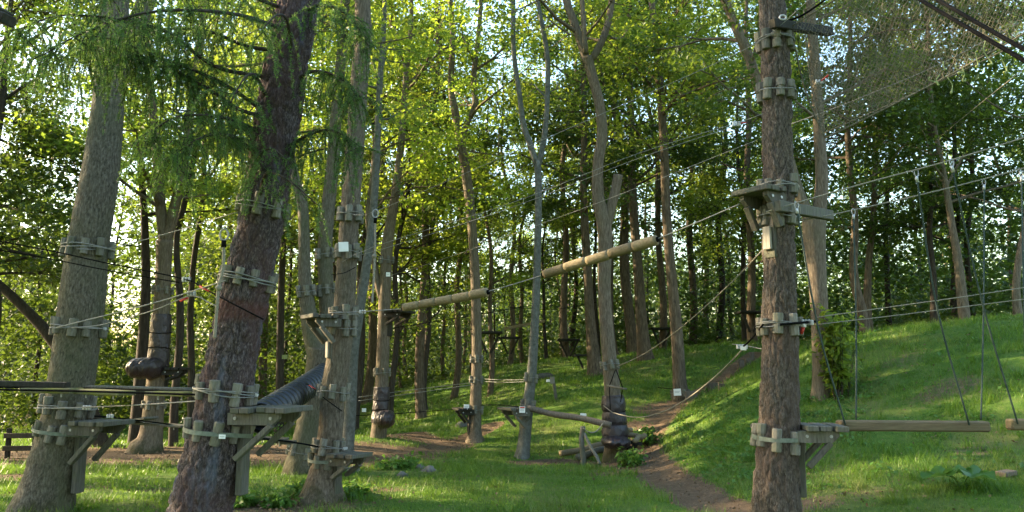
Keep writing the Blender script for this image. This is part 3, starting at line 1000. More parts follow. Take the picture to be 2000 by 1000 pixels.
# right-hand wood on the bank
for k, (pth, d, bk, lf, lab) in enumerate([
    ([(1690, 660, 24), (1682, 610, 20), (1668, 540, 18), (1672, 440, 15), (1662, 330, 13), (1660, 200, 11)], 18, 'bark_brown', 'leaf_dark', 'sunlit trunk first right of the shrub on the bank crest'),
    ([(1702, 668, 20), (1692, 610, 17), (1696, 520, 14), (1706, 420, 12), (1716, 300, 10)], 20, 'bark_brown', 'leaf_mid', 'orange lit thin trunk second right of the shrub on the crest'),
    ([(1886, 640, 26), (1880, 580, 22), (1872, 500, 18), (1856, 430, 15), (1840, 360, 13), (1826, 280, 11), (1820, 180, 9)], 16.5, 'bark_ash', 'leaf_dark', 'bending trunk at the swing ropes with sunlit left side'),
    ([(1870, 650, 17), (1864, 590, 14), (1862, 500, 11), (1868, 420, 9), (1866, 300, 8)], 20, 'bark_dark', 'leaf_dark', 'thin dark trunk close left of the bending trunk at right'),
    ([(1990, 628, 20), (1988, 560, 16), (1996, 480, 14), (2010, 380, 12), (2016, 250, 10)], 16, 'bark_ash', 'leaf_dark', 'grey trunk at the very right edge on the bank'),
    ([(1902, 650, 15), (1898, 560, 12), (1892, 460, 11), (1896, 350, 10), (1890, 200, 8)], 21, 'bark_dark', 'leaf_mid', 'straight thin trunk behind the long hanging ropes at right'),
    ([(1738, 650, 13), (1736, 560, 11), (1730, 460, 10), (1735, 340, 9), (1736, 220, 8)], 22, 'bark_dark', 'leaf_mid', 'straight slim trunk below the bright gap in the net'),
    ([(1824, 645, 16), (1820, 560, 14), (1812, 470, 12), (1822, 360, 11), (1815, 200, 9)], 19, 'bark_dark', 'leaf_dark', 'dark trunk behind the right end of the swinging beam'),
    ([(1472, 690, 22), (1466, 610, 18), (1464, 500, 15), (1462, 380, 13), (1464, 250, 12), (1460, 130, 10)], 23, 'bark_brown', 'leaf_mid', 'brown trunk on the crest immediately left of the pine'),
    ([(1455, 690, 12), (1452, 600, 10), (1450, 480, 9), (1446, 350, 8)], 25, 'bark_dark', 'leaf_mid', 'thin trunk second left of the pine on the crest')]):
    st = Stem(pth, d, 5, n=60, wob=.05)
    make_tree('ash_tree', lab, [st], bk, lf, 4.6, 16 if k in (6, 7) else 32, (1.2, 3.2), 24, 0.36, 0.12, 40 + k, 12, flare=0.2)
# far-left dark leaning tree
st = Stem([(196, 870, 40), (150, 740, 34), (96, 655, 26), (30, 585, 21), (-40, 520, 18), (-100, 440, 14)], 16.5, 4, n=50)
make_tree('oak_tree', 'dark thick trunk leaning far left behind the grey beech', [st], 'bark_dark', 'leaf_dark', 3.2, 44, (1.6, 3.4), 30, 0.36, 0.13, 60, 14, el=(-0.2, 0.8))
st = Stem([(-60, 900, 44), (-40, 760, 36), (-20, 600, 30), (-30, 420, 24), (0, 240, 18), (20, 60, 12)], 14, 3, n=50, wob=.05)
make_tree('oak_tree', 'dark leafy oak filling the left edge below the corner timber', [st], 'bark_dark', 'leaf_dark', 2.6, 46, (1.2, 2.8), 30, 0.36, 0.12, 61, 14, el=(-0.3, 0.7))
st = Stem([(-150, 930, 40), (-140, 700, 34), (-90, 400, 26), (-60, 150, 20), (-20, -100, 14)], 11.5, 3, n=50, wob=.05)
make_tree('maple_tree', 'light green leafy maple reaching in at the upper left corner', [st], 'bark_ash', 'leaf_light', 5.2, 36, (1.4, 3.0), 26, 0.32, 0.10, 62, 14, el=(-0.2, 0.7))

# ---- larch fronds: drooping boughs with hanging needle twigs
rg = np.random.RandomState(77)
mbw, mbn = MB(), MB()


def frond(mbw, mbn, pts, n_tw, Lt, rg):
    c = crom(pts, 26)
    tube(mbw, c, np.linspace(0.022, 0.004, 26), 5, False)
    P0, D0, N0 = [], [], []
    for k in range(n_tw):
        i = min(25, int(3 + 23 * rg.rand() ** 0.8))
        p = c[i] + rg.normal(0, 0.02, 3)
        az = rg.uniform(0, 6.283)
        L = rg.uniform(*Lt)
        out = np.array([math.cos(az), math.sin(az), rg.uniform(-0.6, 0.5)]) * L * rg.uniform(0.2, 0.7)
        q = p + out * 0.6 + np.array([0, 0, -0.25 * L])
        r_ = p + out + np.array([0, 0, -L * rg.uniform(0.6, 1.0)])
        tw = crom(np.array([p, q, r_]), 12)
        tube(mbw, tw, np.linspace(0.004, 0.0015, 12), 3, False)
        seglen = np.linalg.norm(r_ - p)
        m_ = int(seglen / 0.008)
        t = rg.rand(m_)
        P0.append(np.stack([np.interp(t, np.linspace(0, 1, 12), tw[:, a]) for a in range(3)], -1))
    Pn = np.concatenate(P0)
    m_ = len(Pn)
    for rep in range(3):
        d = rg.normal(0, 1, (m_, 3))
        d /= np.linalg.norm(d, axis=1)[:, None]
        s_ = np.cross(d, rg.normal(0, 1, (m_, 3)))
        s_ /= np.linalg.norm(s_, axis=1)[:, None]
        L = rg.uniform(0.018, 0.042, m_)[:, None]
        V = np.stack([Pn - s_ * 0.003, Pn + s_ * 0.003, Pn + d * L], 1).reshape(-1, 3)
        mbn.add(V, None, np.arange(3 * m_).reshape(-1, 3))


for pts, nt_ in [([(515, 150, 7.0), (420, 130, 6.6), (330, 65, 6.3), (240, 40, 6.0), (120, 30, 5.8), (30, 60, 5.6)], 70),
                 ([(520, 220, 7.0), (430, 160, 6.6), (330, 120, 6.4), (230, 80, 6.2), (170, 70, 6.1)], 75),
                 ([(530, 230, 7.0), (470, 215, 6.7), (400, 170, 6.5), (300, 120, 6.4), (200, 90, 6.3), (110, 120, 6.2)], 85),
                 ([(545, 100, 7.0), (480, 90, 6.8), (400, 60, 6.6), (300, 60, 6.5), (210, 95, 6.4)], 75),
                 ([(560, 20, 7.0), (480, -10, 6.6), (380, -40, 6.3), (270, -30, 6.0), (150, -10, 5.8)], 75),
                 ([(510, 260, 7.0), (455, 235, 6.6), (400, 225, 6.3), (340, 230, 6.1), (280, 270, 6.0)], 70),
                 ([(500, 300, 7.0), (450, 265, 6.5), (390, 270, 6.2), (330, 310, 6.0)], 45),
                 ([(560, 60, 7.0), (470, 30, 6.4), (360, 20, 6.0), (260, 30, 5.8), (150, 70, 5.6), (80, 110, 5.5)], 70),
                 ([(545, 300, 7.0), (600, 265, 6.8), (650, 255, 6.6), (710, 290, 6.5)], 45),
                 ([(560, 170, 7.0), (610, 140, 6.8), (660, 150, 6.6), (700, 190, 6.5)], 45),
                 ([(575, 40, 7.0), (620, 10, 6.8), (680, 30, 6.6), (720, 90, 6.5)], 40),
                 ([(505, 330, 6.9), (510, 300, 6.5), (530, 290, 6.3), (560, 310, 6.1)], 9),
                 ([(505, 400, 6.9), (520, 340, 6.5), (560, 350, 6.3), (620, 400, 6.2)], 9),
                 ([(520, 190, 6.9), (500, 150, 6.4), (480, 150, 6.1), (450, 200, 5.9)], 9),
                 ([(570, 100, 6.9), (560, 40, 6.4), (540, 30, 6.1), (510, 60, 5.9)], 9)]:
    frond(mbw, mbn, np.array([P(*q) for q in pts]), int(nt_ * 1.35), (0.16, 0.62), rg)
mbw.build('bough', M['bark_dark'], T2)
mbn.build('crown', M['needle'], T2, False)

# ---- repeated woodland trees behind: a few crowns and trunks, copied
protos = []
for k, (H, rad, z0, leaf, bark) in enumerate([(16, .17, 3.4, 'leaf_mid', 'bark_brown'), (17, .20, 4.5, 'leaf_light', 'bark_ash'), (14, .15, 2.2, 'leaf_dark', 'bark_dark'),
                                              (16, .18, 2.6, 'leaf_yellow', 'bark_brown'), (13, .13, 1.8, 'leaf_mid', 'bark_dark'), (18, .21, 4.0, 'leaf_dark', 'bark_brown'), (12, .095, 4.5, 'leaf_yellow', 'bark_ash'), (13, .10, 5.5, 'leaf_mid', 'bark_dark')]):
    rg = np.random.RandomState(200 + k)
    st = Stem.__new__(Stem)
    t = np.linspace(0, 1, 50)
    st.p = np.stack([0.5 * np.sin(t * 6 + k) * t ** .7 + 0.12 * np.sin(t * 17 + k), 0.4 * np.sin(t * 4 + 2 * k) * t, t * H - 0.3], -1)
    st.r = 0.8 * rad * (1 - 0.8 * t) * (1 + 0.6 * np.exp(-t * 60))
    mb = MB()
    add_stem(mb, st, 10, 0.05, k)
    tubes, cl = grow([st], z0, 44 if k < 6 else 12, (1.2, 3.4) if k < 6 else (0.7, 1.6), rg, el=(-0.3, 0.8), subs=4)
    for p, r_ in tubes:
        tube(mb, p, r_, 4, False)
    tm = mb.mesh('trunk', M[bark])
    mb = MB()
    leaves(mb, cl, 36, 0.37, 0.12, rg, 0.38)
    protos.append((tm, mb.mesh('crown', M[leaf], False)))


def copy_tree(k, x, y, label, group, rot, sc):
    t = thing('woodland_tree', label, 'tree', (x, y, float(zg(x, y))), group)
    t.rotation_euler = (0, 0, rot)
    t.scale = (sc, sc, sc)
    for nm, me in zip(('trunk', 'crown'), protos[k]):
        o = bpy.data.objects.new(nm, me)
        col.objects.link(o)
        o.parent = t
    return t


rg = np.random.RandomState(5)
far = []
# trunks that can be picked out in the photograph: (px, depth, kind)
for row in '''525 22 0 dim trunk half hidden by the right side of the larch
556 20 2 dark trunk with a green tag left of the twin tree
705 21 2 thin dark trunk close right of the grey leaning stem
718 26 3 slim trunk second right of the grey leaning stem
776 21 4 thin post-like trunk right of the black sleeved tree
826 21.5 3 left one of two close trunks under the lower hanging log
840 22.5 4 right one of two close trunks under the lower hanging log
888 24 3 straight trunk under the lower hanging log, left of the forking ash
957 22.5 3 yellow-leaved trunk just right of the high forking ash
868 30 3 faint trunk between the close pair and the forking ash
995 28 3 thin yellow-leaved trunk left of the silvery birch
1022 29 0 thin trunk touching the left edge of the silvery birch
1066 28 2 dark thin trunk just right of the silvery birch
1108 27 0 trunk on the crest midway between birch and padded oak
1127 31 4 faint thin trunk left of the bank oak behind padded wrap
1200 26 3 yellow-leaved trunk immediately right of the padded oak
1226 26 5 thick trunk second right of the padded oak
1290 27 3 trunk on the crest left of the noticed oak
1345 29 0 trunk on the crest right of the noticed oak
1405 28 2 dark leaved trunk on the crest above the timber steps
1425 33 4 thin far trunk above the timber steps
1385 34 0 far trunk left of the dark leaved one above the steps
660 27 2 dark trunk seen between the twin stems and slim ash
610 30 0 far trunk seen through the fork of the twin tree
450 26 4 far thin trunk just left of the larch
420 31 2 faint far trunk left of the larch under the ropes
215 33 4 slim far tree in the bright gap beside the beech
80 23 2 dark leafy tree left of the grey beech foot
20 30 5 far tree at the left edge above the low fence'''.split('\n'):
    px, d, k, lab = row.split(' ', 3)
    px, d, k = float(px), float(d), int(k)
    far.append(((px - 1000) / F * d, d, k, lab, 'nearer woodland trees'))
tries = 0
while len(far) < 50 and tries < 4000:
    tries += 1
    d = rg.uniform(27, 62)
    x = rg.uniform(-0.8 if d > 38 else -0.5, 0.72) * d
    if all((x - f[0]) ** 2 + (d - f[1]) ** 2 > 3.0 ** 2 for f in far):
        far.append((x, d, (2, 5, 2, 0, 5, 4)[rg.randint(0, 6)], 'tree in the deep wood seen between the nearer trunks', 'deep woodland trees'))
rs = np.random.RandomState(61)
slim = []
while len(slim) < 46:
    d = rs.uniform(25, 48)
    x = rs.uniform(-0.42, 0.66) * d
    if all((x - f[0]) ** 2 + (d - f[1]) ** 2 > 1.3 ** 2 for f in far + slim):
        slim.append((x, d, 6 + len(slim) % 2, 'slim sapling trunk deep in the wood', 'slim saplings deep in the wood'))
far += slim
for (x, y, k, lab, gr) in far:
    copy_tree(k, x, y, lab, gr, rg.uniform(0, 6.28), rg.uniform(0.85, 1.15) * (0.68 if x < -10 and y < 31 else 0.66 if -0.10 < x / y < 0.055 else 1))
# unseen trees of the left-hand wood, added to keep low sun off the clearing
for (x, y, k, s_) in [(-15, 4, 2, .8), (-12, 9, 2, .75), (-16, 9, 5, .7), (-14, 13, 2, .7), (-14, 0, 4, .8), (-20, 12, 2, .75), (-20, 18, 0, .6), (-16, 17, 2, .6), (-24, 14, 5, .7), (-24, 24, 4, .5), (-11.5, 12.5, 2, .7), (-13, 10.5, 4, .85), (-12.5, 6, 2, .75), (-17, 12.5, 5, .8), (-18, 6, 2, .8)]:
    copy_tree(k, x, y, 'unseen tree added left of the clearing to block low sun', 'sun-blocking trees added left of the clearing', x * 1.7 + y, s_)

for (x, y, k, s_) in [(-9, -7, 1, 1), (-2, -10, 5, 1), (5, -8, 0, 1), (11, -5, 1, 1), (17, 0, 0, .9), (-6, -15, 0, 1), (9, -14, 5, 1), (18, -9, 1, 1), (-12, -12, 5, 1), (1, -6, 2, .9), (-5, -4, 5, .85), (7, -3, 2, .9), (13, -10, 2, 1), (2, -16, 2, 1.1), (-14, -5, 2, 1), (20, 4, 2, .9), (-9, -1, 2, .8)]:  # unseen trees added behind the camera to cut sky light on the foreground
    copy_tree(k, x, y, 'unseen tree added behind the camera to cut sky light', 'sky-blocking trees added behind the camera', x * 1.7 + y, s_)

# low growth that closes the wood behind the trunks
rg = np.random.RandomState(91)
mb = MB()
n = 7500
u = rg.uniform(-0.75, 0.75, n)
d0 = np.interp(u, [-0.6, -0.3, -0.2, 0.0, 0.28, 0.36, 0.6], [20, 21, 27, 29, 27, 22, 19])
d = d0 + (64 - d0) * rg.rand(n) ** 1.4
x = u * d
z = zg(x, d)
hh = rg.rand(n) ** 1.5 * (3.5 + 7.5 * (0.5 + 0.5 * smooth_noise(x * .3, d * .3, 4)))
gap = (u > -0.53) & (u < -0.462)
hh = np.where(gap & (rg.rand(n) < 0.6), hh * 0.3, hh)
C = np.stack([x, d, z + hh], -1)
leaves(mb, C, 44, 0.5, 0.16, rg, 0.6)
u = rg.uniform(-0.8, 0.8, 2600)
dd = rg.uniform(58, 78, 2600)
C = np.stack([u * dd, dd, zg(u * dd, dd) + rg.rand(2600) ** 1.3 * np.where((u > -0.53) & (u < -0.46), 2.5, 8.0)], -1)
leaves(mb, C, 30, 0.9, 0.42, rg, 0.7)
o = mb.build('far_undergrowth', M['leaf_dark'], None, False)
tag(o, 'mass of leafy undergrowth closing the wood behind the far trunks', 'undergrowth', None, 'stuff')

# ------------------------------------------------------------------ ropes-course fittings
def child(name, me, parent, loc=(0, 0, 0), rot=None):
    o = bpy.data.objects.new(name, me)
    col.objects.link(o)
    o.parent = parent
    o.location = tuple(float(c) for c in loc)
    if rot is not None:
        o.rotation_euler = rot
    return o


def block_mesh(L, r):
    mb = MB()
    zz = np.array([-.5, -.47, -.07, -.05, .05, .07, .47, .5]) * L
    rr = np.array([.86, 1, 1, .8, .8, 1, 1, .86]) * r
    tube(mb, np.stack([0 * zz, 0 * zz, zz], -1), rr, 9)
    return mb.mesh('block', M['wood_block'], False)


BLOCKS = [block_mesh(.17, .040), block_mesh(.20, .043), block_mesh(.15, .037), block_mesh(.185, .046)]


def ring_mesh(Rr, rad, loops, mat, seed, band=None):
    rg = np.random.RandomState(seed)
    mb = MB()
    th = np.linspace(0, 2 * math.pi, 41)
    if band:
        h, thk = band
        V = []
        for k, t in enumerate(th[:-1]):
            for rr, z in ((Rr, -h), (Rr + thk, -h), (Rr + thk, h), (Rr, h)):
                V.append((rr * math.cos(t), rr * math.sin(t), z + 0.01 * math.sin(2 * t)))
        Q = []
        for k in range(40):
            for j in range(4):
                Q.append((k * 4 + j, k * 4 + (j + 1) % 4, ((k + 1) % 40) * 4 + (j + 1) % 4, ((k + 1) % 40) * 4 + j))
        mb.add(V, Q)
        return mb.mesh('strap', M[mat], False)
    for k in range(loops):
        z = (k - (loops - 1) / 2) * rad * 2.3
        ph = rg.uniform(0, 6.28)
        p = np.stack([Rr * np.cos(th), Rr * np.sin(th), z + 0.012 * np.sin(th * 1 + ph) + 0.006 * np.sin(th * 3 + ph)], -1)
        p[-1] = p[0]
        tube(mb, p, rad, 5, False)
    return mb.mesh('cable_loop', M[mat])


def collar(st, py, n, label, group=None, strap=False, loops=2, mat='cable_grey', tilt=0.0, seed=0, clamps=0, phase=None, sc=1.0):
    c, r, ax = st.at(py)
    rg = np.random.RandomState(seed + int(py))
    t = thing('cable_collar' if not strap else 'strap_collar', label, 'collar', c, group)
    t.rotation_euler = Vector(ax).to_track_quat('Z', 'Y').to_euler()
    ph = rg.uniform(0, 6.28) if phase is None else phase
    rb = 0.04 * sc
    for k in range(n):
        a = ph + 2 * math.pi * k / n + rg.normal(0, 0.07)
        Rr = r * 1.02 + rb * 0.35
        o = child('block', BLOCKS[rg.randint(0, 4)], t, (Rr * math.cos(a), Rr * math.sin(a), rg.normal(0, 0.012)),
                  (rg.normal(0, 0.05), tilt + rg.normal(0, 0.04), a))
        o.scale = (sc, sc, sc)
    Rl = r * 1.02 + rb * 1.22
    if strap:
        child('strap', ring_mesh(Rl, 0, 1, 'strap', seed, (0.018 * sc, 0.004)), t)
    else:
        child('cable_loop', ring_mesh(Rl, 0.0055 * sc, loops, mat, seed), t)
    for k in range(clamps):
        a = -math.pi / 2 + (k - clamps / 2) * 0.16
        mb = MB()
        box(mb, (0, 0, 0), (0.03, 0.022, 0.03), None, 0.004)
        child('cable_clamp', mb.mesh('cable_clamp', M['alu'], False), t, ((Rl + .012) * math.cos(a), (Rl + .012) * math.sin(a), 0), (0, 0, a))
    return t


def platform(st, py, az, out, wid, n, drop, label, pale=False, group=None, dark=False, skew=0.0):
    c, r, ax = st.at(py)
    a = R(az)
    dv = np.array([math.cos(a), math.sin(a), 0])
    base = c + dv * r * 0.92
    t = thing('tree_platform', label, 'platform', base, group)
    t.rotation_euler = (0, 0, a)
    wm = 'wood_dark' if dark else 'wood'
    rg = np.random.RandomState(int(py + az))
    pw = out / n
    for k in range(n):
        mb = MB()
        box(mb, (0, 0, 0), (pw * 0.84, wid * rg.uniform(0.90, 1.08), 0.048), None, 0.006)
        child('plank', mb.mesh('plank', M[wm], False), t, (0.02 + pw * (k + .5), rg.normal(0, 0.015) + skew * k, 0.021 + rg.normal(0, .002)), (0, 0, rg.normal(0, 0.015)))
    bl = out * 0.86
    for s_ in (-1, 1):
        yy = s_ * (wid / 2 - 0.08)
        mb = MB()
        # bracket with its outer lower corner sawn off
        w_, h_ = 0.05, 0.10
        prof = [(-0.03, -h_), (bl - 0.06, -h_), (bl, -0.045), (bl, -0.002), (-0.03, -0.002)]
        V = [(x, yy - w_ / 2, z) for x, z in prof] + [(x, yy + w_ / 2, z) for x, z in prof]
        Q = [(k, (k + 1) % 5, 5 + (k + 1) % 5, 5 + k) for k in range(5)]
        mb.add(V, Q, [(0, 2, 1), (0, 3, 2), (0, 4, 3), (5, 6, 7), (5, 7, 8), (5, 8, 9)])
        br = child('bracket', mb.mesh('bracket', M[wm], False), t)
        for bx_ in (0.04, bl - 0.07):
            mb = MB()
            tube(mb, [(bx_, yy - s_ * 0, -0.045), (bx_, yy - 0.034 if s_ < 0 else yy + 0.034, -0.045)], 0.014, 8)
            child('bolt', mb.mesh('bolt', M['steel'], False), br)
        mb = MB()
        beam(mb, (bl - 0.07, yy, -h_ - 0.0), (0.045, yy, -drop * 0.62), 0.046, 0.065, (0, 1, 0))
        child('brace', mb.mesh('brace', M[wm], False), t)
    mb = MB()
    box(mb, (0.012, 0, -h_ - drop * 0.5 + 0.02), (0.06, 0.13, drop), None, 0.006)
    child('post', mb.mesh('post', M[wm], False), t)
    if pale:
        mb = MB()
        box(mb, (0.06, -0.0, -drop * 0.80), (0.03, 0.085, drop * 0.42), None, 0.005)
        child('end_board', mb.mesh('end_board', M['wood_pale'], False), t)
    return t


collar(sT1, 485, 9, 'log block collar with rope, highest on the grey beech', clamps=0, mat='rope_white', seed=1)
collar(sT1, 640, 9, 'log block collar with rope, second from the top on the grey beech', mat='rope_white', seed=2, clamps=1)
collar(sT1, 795, 9, 'log block collar with white rope just above the beech strap', mat='rope_white', seed=3)
collar(sT1, 842, 9, 'strapped log block collar, lowest on the grey beech', strap=True, seed=4)
collar(sT2, 408, 9, 'log block collar highest on the reddish larch, half under needles', seed=5)
collar(sT2, 546, 9, 'log block collar on the larch above its rusty red patch', seed=6, loops=3)
collar(sT2, 764, 9, 'log block collar on the larch just above its platform', seed=7, loops=3, clamps=1)
collar(sT2, 842, 9, 'strapped tilted log blocks, lowest on the reddish larch', strap=True, seed=8, tilt=0.12)
collar(sT3, 420, 7, 'log block collar highest on the slim ash', seed=9, mat='rope_tan')
collar(sT3, 494, 7, 'log block collar on the slim ash right under the white sign', seed=10, loops=1)
collar(sT3, 612, 7, 'log block collar on the slim ash at its upper platform', seed=11, mat='rope_tan')
collar(sT3, 640, 7, 'log block collar on the slim ash just below its upper platform', seed=12, loops=1)
collar(sT3, 766, 8, 'log block collar halfway down the slim ash', seed=13, loops=1)
collar(sT3, 872, 8, 'log block collar with cable clamps low on the slim ash', seed=14, loops=2, clamps=4)
collar(sT3, 899, 8, 'strapped log block collar, lowest on the slim ash', strap=True, seed=15, tilt=.1)
collar(sT4, 82, 8, 'log block collar highest on the pine below the net arm', seed=16, loops=2)
collar(sT4, 181, 8, 'log block collar second from the top on the pine', seed=17, loops=1)
collar(sT4, 368, 8, 'log block collar on the pine above its upper platform', seed=18, loops=3)
collar(sT4, 424, 8, 'half hidden log block collar under the pine upper platform', seed=19, loops=2)
collar(sT4, 636, 8, 'log block collar with a row of bright clamps midway up the pine', seed=20, loops=3, clamps=9)
collar(sT4, 856, 8, 'strapped log block collar, lowest on the pine', strap=True, seed=21)
for k, (st, py, n, lab) in enumerate([(sM5a, 570, 6, 'small block collar on the left stem of the twin tree'), (sM5b, 566, 6, 'small block collar midway on the right stem of the twin tree'),
                                      (sM5b, 497, 6, 'small block collar high on the right stem of the twin tree'), (sM5, 880, 7, 'small block collar at the foot of the twin stem tree'),
                                      (sM8, 508, 6, 'small block collar at the top of the black sleeved trunk'), (sM8, 728, 6, 'small block collar just above the black padded sleeve'),
                                      (sM9, 702, 6, 'upper small block collar on the high forking trunk'), (sM9, 742, 6, 'middle small block collar on the high forking trunk'),
                                      (sM9, 800, 6, 'lower small block collar on the high forking trunk by its notice'), (sM10, 738, 6, 'small block collar midway up the silvery leaning trunk'),
                                      (sM10, 790, 6, 'small block collar at the log end of the silvery trunk'), (sM11, 712, 7, 'block collar above the purple padded wrap'),
                                      (sM12, 768, 6, 'block collar at the foot of the noticed oak on the bank'), (sM6, 568, 6, 'small block collar above the brown padded sleeve at left'),
                                      (sM6, 790, 7, 'small block collar below the brown padded sleeve at left')]):
    collar(st, py, n, lab, seed=30 + k, loops=1, sc=0.9)

platform(sT1, 828, -12, 0.44, 0.5, 4, 0.62, 'small bracketed timber platform on the right of the grey beech')
platform(sT2, 803, -10, 0.50, 0.55, 5, 0.62, 'timber platform on the larch at the mouth of the black tunnel')
platform(sT3, 624, 212, 0.32, 0.5, 4, 0.46, 'high small platform on the left of the slim ash with pale board', pale=True)
platform(sT3, 889, -25, 0.36, 0.42, 3, 0.38, 'lowest step platform on the right of the slim ash')
platform(sT4, 386, 214, 0.27, 0.42, 4, 0.50, 'high bracketed platform on the left of the pine with pale board', pale=True)
platform(sT4, 838, -8, 0.36, 0.5, 3, 0.50, 'low bracketed platform on the right of the pine facing the swing beam')
platform(sM8, 612, -20, 0.45, 0.6, 4, 0.4, 'dark small platform high on the black sleeved trunk', dark=True)
platform(sM9, 800, 200, 0.32, 0.5, 3, 0.45, 'small dark platform with notice on the high forking trunk', dark=True)
platform(sM10, 800, 205, 0.36, 0.6, 3, 0.5, 'small platform on the silvery trunk beside the red and white notice')
platform(sM6, 722, 10, 0.4, 0.6, 3, 0.3, 'small platform behind the brown padded sleeve at left', dark=True)


# ---- cables and ropes
def line(name, label, cat, pts, rad, mat, n=24, clamps=(), reds=(), group=None, segs=6):
    p = np.array([P(*q) for q in pts])
    c = crom(p, n) if len(p) > 2 else crom(p, n) - np.array([0, 0, 1]) * (np.sin(np.linspace(0, math.pi, n))[:, None] * 0.006 * np.linalg.norm(p[1] - p[0]))
    mb = MB()
    tube(mb, c, rad * (0.72 if rad < 0.0115 and mat != 'cable_dark' else 1), segs)
    o = mb.build(name, M[mat])
    tag(o, label, cat, group)
    for (px, py, d) in clamps:
        q = P(px, py, d)
        for k in range(3):
            mb = MB()
            box(mb, q + np.array([(k - 1) * 0.028, 0, 0]), (0.02, 0.03, 0.045), None, 0.004)
            mb.build('cable_clamp', M['alu'], o, False)
    for (a, b_) in reds:
        mb = MB()
        tube(mb, np.array([P(*a), P(*b_)]), rad * 1.35, 6)
        mb.build('red_sleeve', M['red'], o)
    return o


L_ = line
L_('safety_rope', 'pale rope rising from the beech top collar to the larch top collar', 'rope', [(150, 486, 8.1), (212, 485, 8.4), (330, 455, 7.7), (470, 412, 6.9)], .007, 'rope_white')
L_('safety_rope', 'white rope from the beech second collar up to the larch collar', 'rope', [(104, 641, 8.3), (150, 630, 8.0), (300, 592, 7.5), (440, 548, 6.75)], .009, 'rope_white')
L_('safety_rope', 'white rope ending in a clamp and red mark left of the larch', 'rope', [(140, 640, 8.1), (200, 634, 8.0), (300, 606, 7.6), (372, 578, 7.2), (410, 592, 7.05), (440, 606, 6.9)], .008, 'rope_white',
   clamps=[(374, 573, 7.2)], reds=[((352, 588, 7.3), (366, 582, 7.25))])
L_('steel_cable', 'upper dark cable crossing in front of the beech to the larch', 'cable', [(-40, 464, 7.6), (100, 490, 7.6), (200, 512, 7.5), (360, 545, 7.2), (400, 565, 7.0), (460, 596, 6.72), (515, 624, 6.75)], .007, 'cable_dark',
   clamps=[(364, 546, 7.2)], reds=[((390, 559, 7.0), (412, 571, 6.95))])
L_('steel_cable', 'lower dark cable crossing in front of the beech below its top collar', 'cable', [(-40, 482, 7.7), (100, 506, 7.7), (200, 526, 7.6), (350, 552, 7.25)], .006, 'cable_dark')
L_('bridge_cable', 'front dark cable carrying the plank bridge left of the larch', 'cable', [(-60, 760, 7.3), (150, 764, 7.3), (390, 771, 6.8)], .010, 'cable_dark')
L_('bridge_cable', 'rear dark cable carrying the plank bridge left of the larch', 'cable', [(-60, 756, 8.0), (150, 758, 8.0), (390, 765, 7.4)], .010, 'cable_dark')
L_('hand_rope', 'white rope from the beech to the larch under the plank bridge', 'rope', [(66, 797, 8.2), (120, 797, 8.0), (250, 792, 7.6), (388, 783, 6.9)], .009, 'rope_white', clamps=[(170, 796, 7.9)])
L_('steel_cable', 'dark low cable with bright clamps behind the beech platform', 'cable', [(150, 812, 9.2), (215, 815, 9.6), (360, 832, 11)], .010, 'cable_dark', clamps=[(215, 813, 9.5)])
L_('steel_cable', 'dark low cable running from the larch foot to the slim ash', 'cable', [(450, 850, 7.6), (560, 862, 8.7), (620, 872, 9.4)], .010, 'cable_dark')
L_('steel_cable', 'thin grey cable wrapped slanting down the slim ash below its sign', 'cable', [(648, 536, 9.5), (672, 533, 9.36), (694, 522, 9.5)], .005, 'cable_dark')
L_('steel_cable', 'dark cable with red mark slanting down behind and across the slim ash', 'cable', [(595, 748, 10), (612, 758, 9.8), (630, 775, 9.45), (650, 790, 9.4), (668, 803, 9.5)], .006, 'cable_dark', reds=[((604, 753, 9.9), (616, 760, 9.75))])
L_('hand_rope', 'light rope from the slim ash platform to the lower hanging log', 'rope', [(644, 611, 9.4), (700, 609, 9.4), (787, 603, 9.15)], .009, 'rope_white', clamps=[(708, 609, 9.4)])
L_('hand_rope', 'light rope joining the two hanging logs', 'rope', [(954, 569, 8.75), (1000, 556, 8.65), (1062, 537, 8.5)], .009, 'rope_white')
L_('hand_rope', 'light rope from the upper hanging log up to the pine platform', 'rope', [(1283, 467, 7.75), (1360, 435, 7.5), (1446, 398, 7.2)], .008, 'rope_white')
L_('steel_cable', 'uppermost long cable from the slim ash up to the pine top', 'cable', [(690, 420, 9.4), (735, 412, 9.3), (1000, 299, 8.5), (1240, 194, 7.8), (1440, 104, 7.3), (1510, 62, 7.0), (1600, -20, 6.6)], .0042, 'cable_grey')
L_('steel_cable', 'upper of the twin long cables rising to the clamp on the pine', 'cable', [(668, 512, 9.4), (730, 482, 9.3), (1000, 396, 8.5), (1240, 302, 7.8), (1440, 240, 7.3), (1490, 222, 7.0)], .0042, 'cable_grey', clamps=[(1438, 242, 7.3)], reds=[((1446, 241, 7.3), (1458, 239, 7.25))])
L_('steel_cable', 'lower of the twin long cables rising to the pine', 'cable', [(690, 497, 9.4), (735, 490, 9.3), (1000, 405, 8.5), (1240, 312, 7.8), (1430, 248, 7.3)], .0042, 'cable_grey')
L_('steel_cable', 'long cable from the far sleeved trunk above the two hanging logs to the pine', 'cable', [(762, 538, 16.4), (860, 508, 14), (1000, 458, 11.6), (1200, 384, 9.2), (1480, 273, 7.2)], .0042, 'rope_white')
L_('safety_rope', 'upper tan rope from the pine arm carrying the swing beams', 'rope', [(1496, 414, 6.95), (1556, 396, 6.9), (1700, 355, 6.8), (1860, 312, 6.7), (2060, 250, 6.6)], .010, 'rope_tan')
L_('safety_rope', 'lower tan rope behind carrying the far sides of the swing beams', 'rope', [(1540, 434, 7.5), (1640, 416, 7.7), (1800, 380, 7.8), (1920, 350, 7.8), (2060, 312, 7.8)], .010, 'rope_tan')
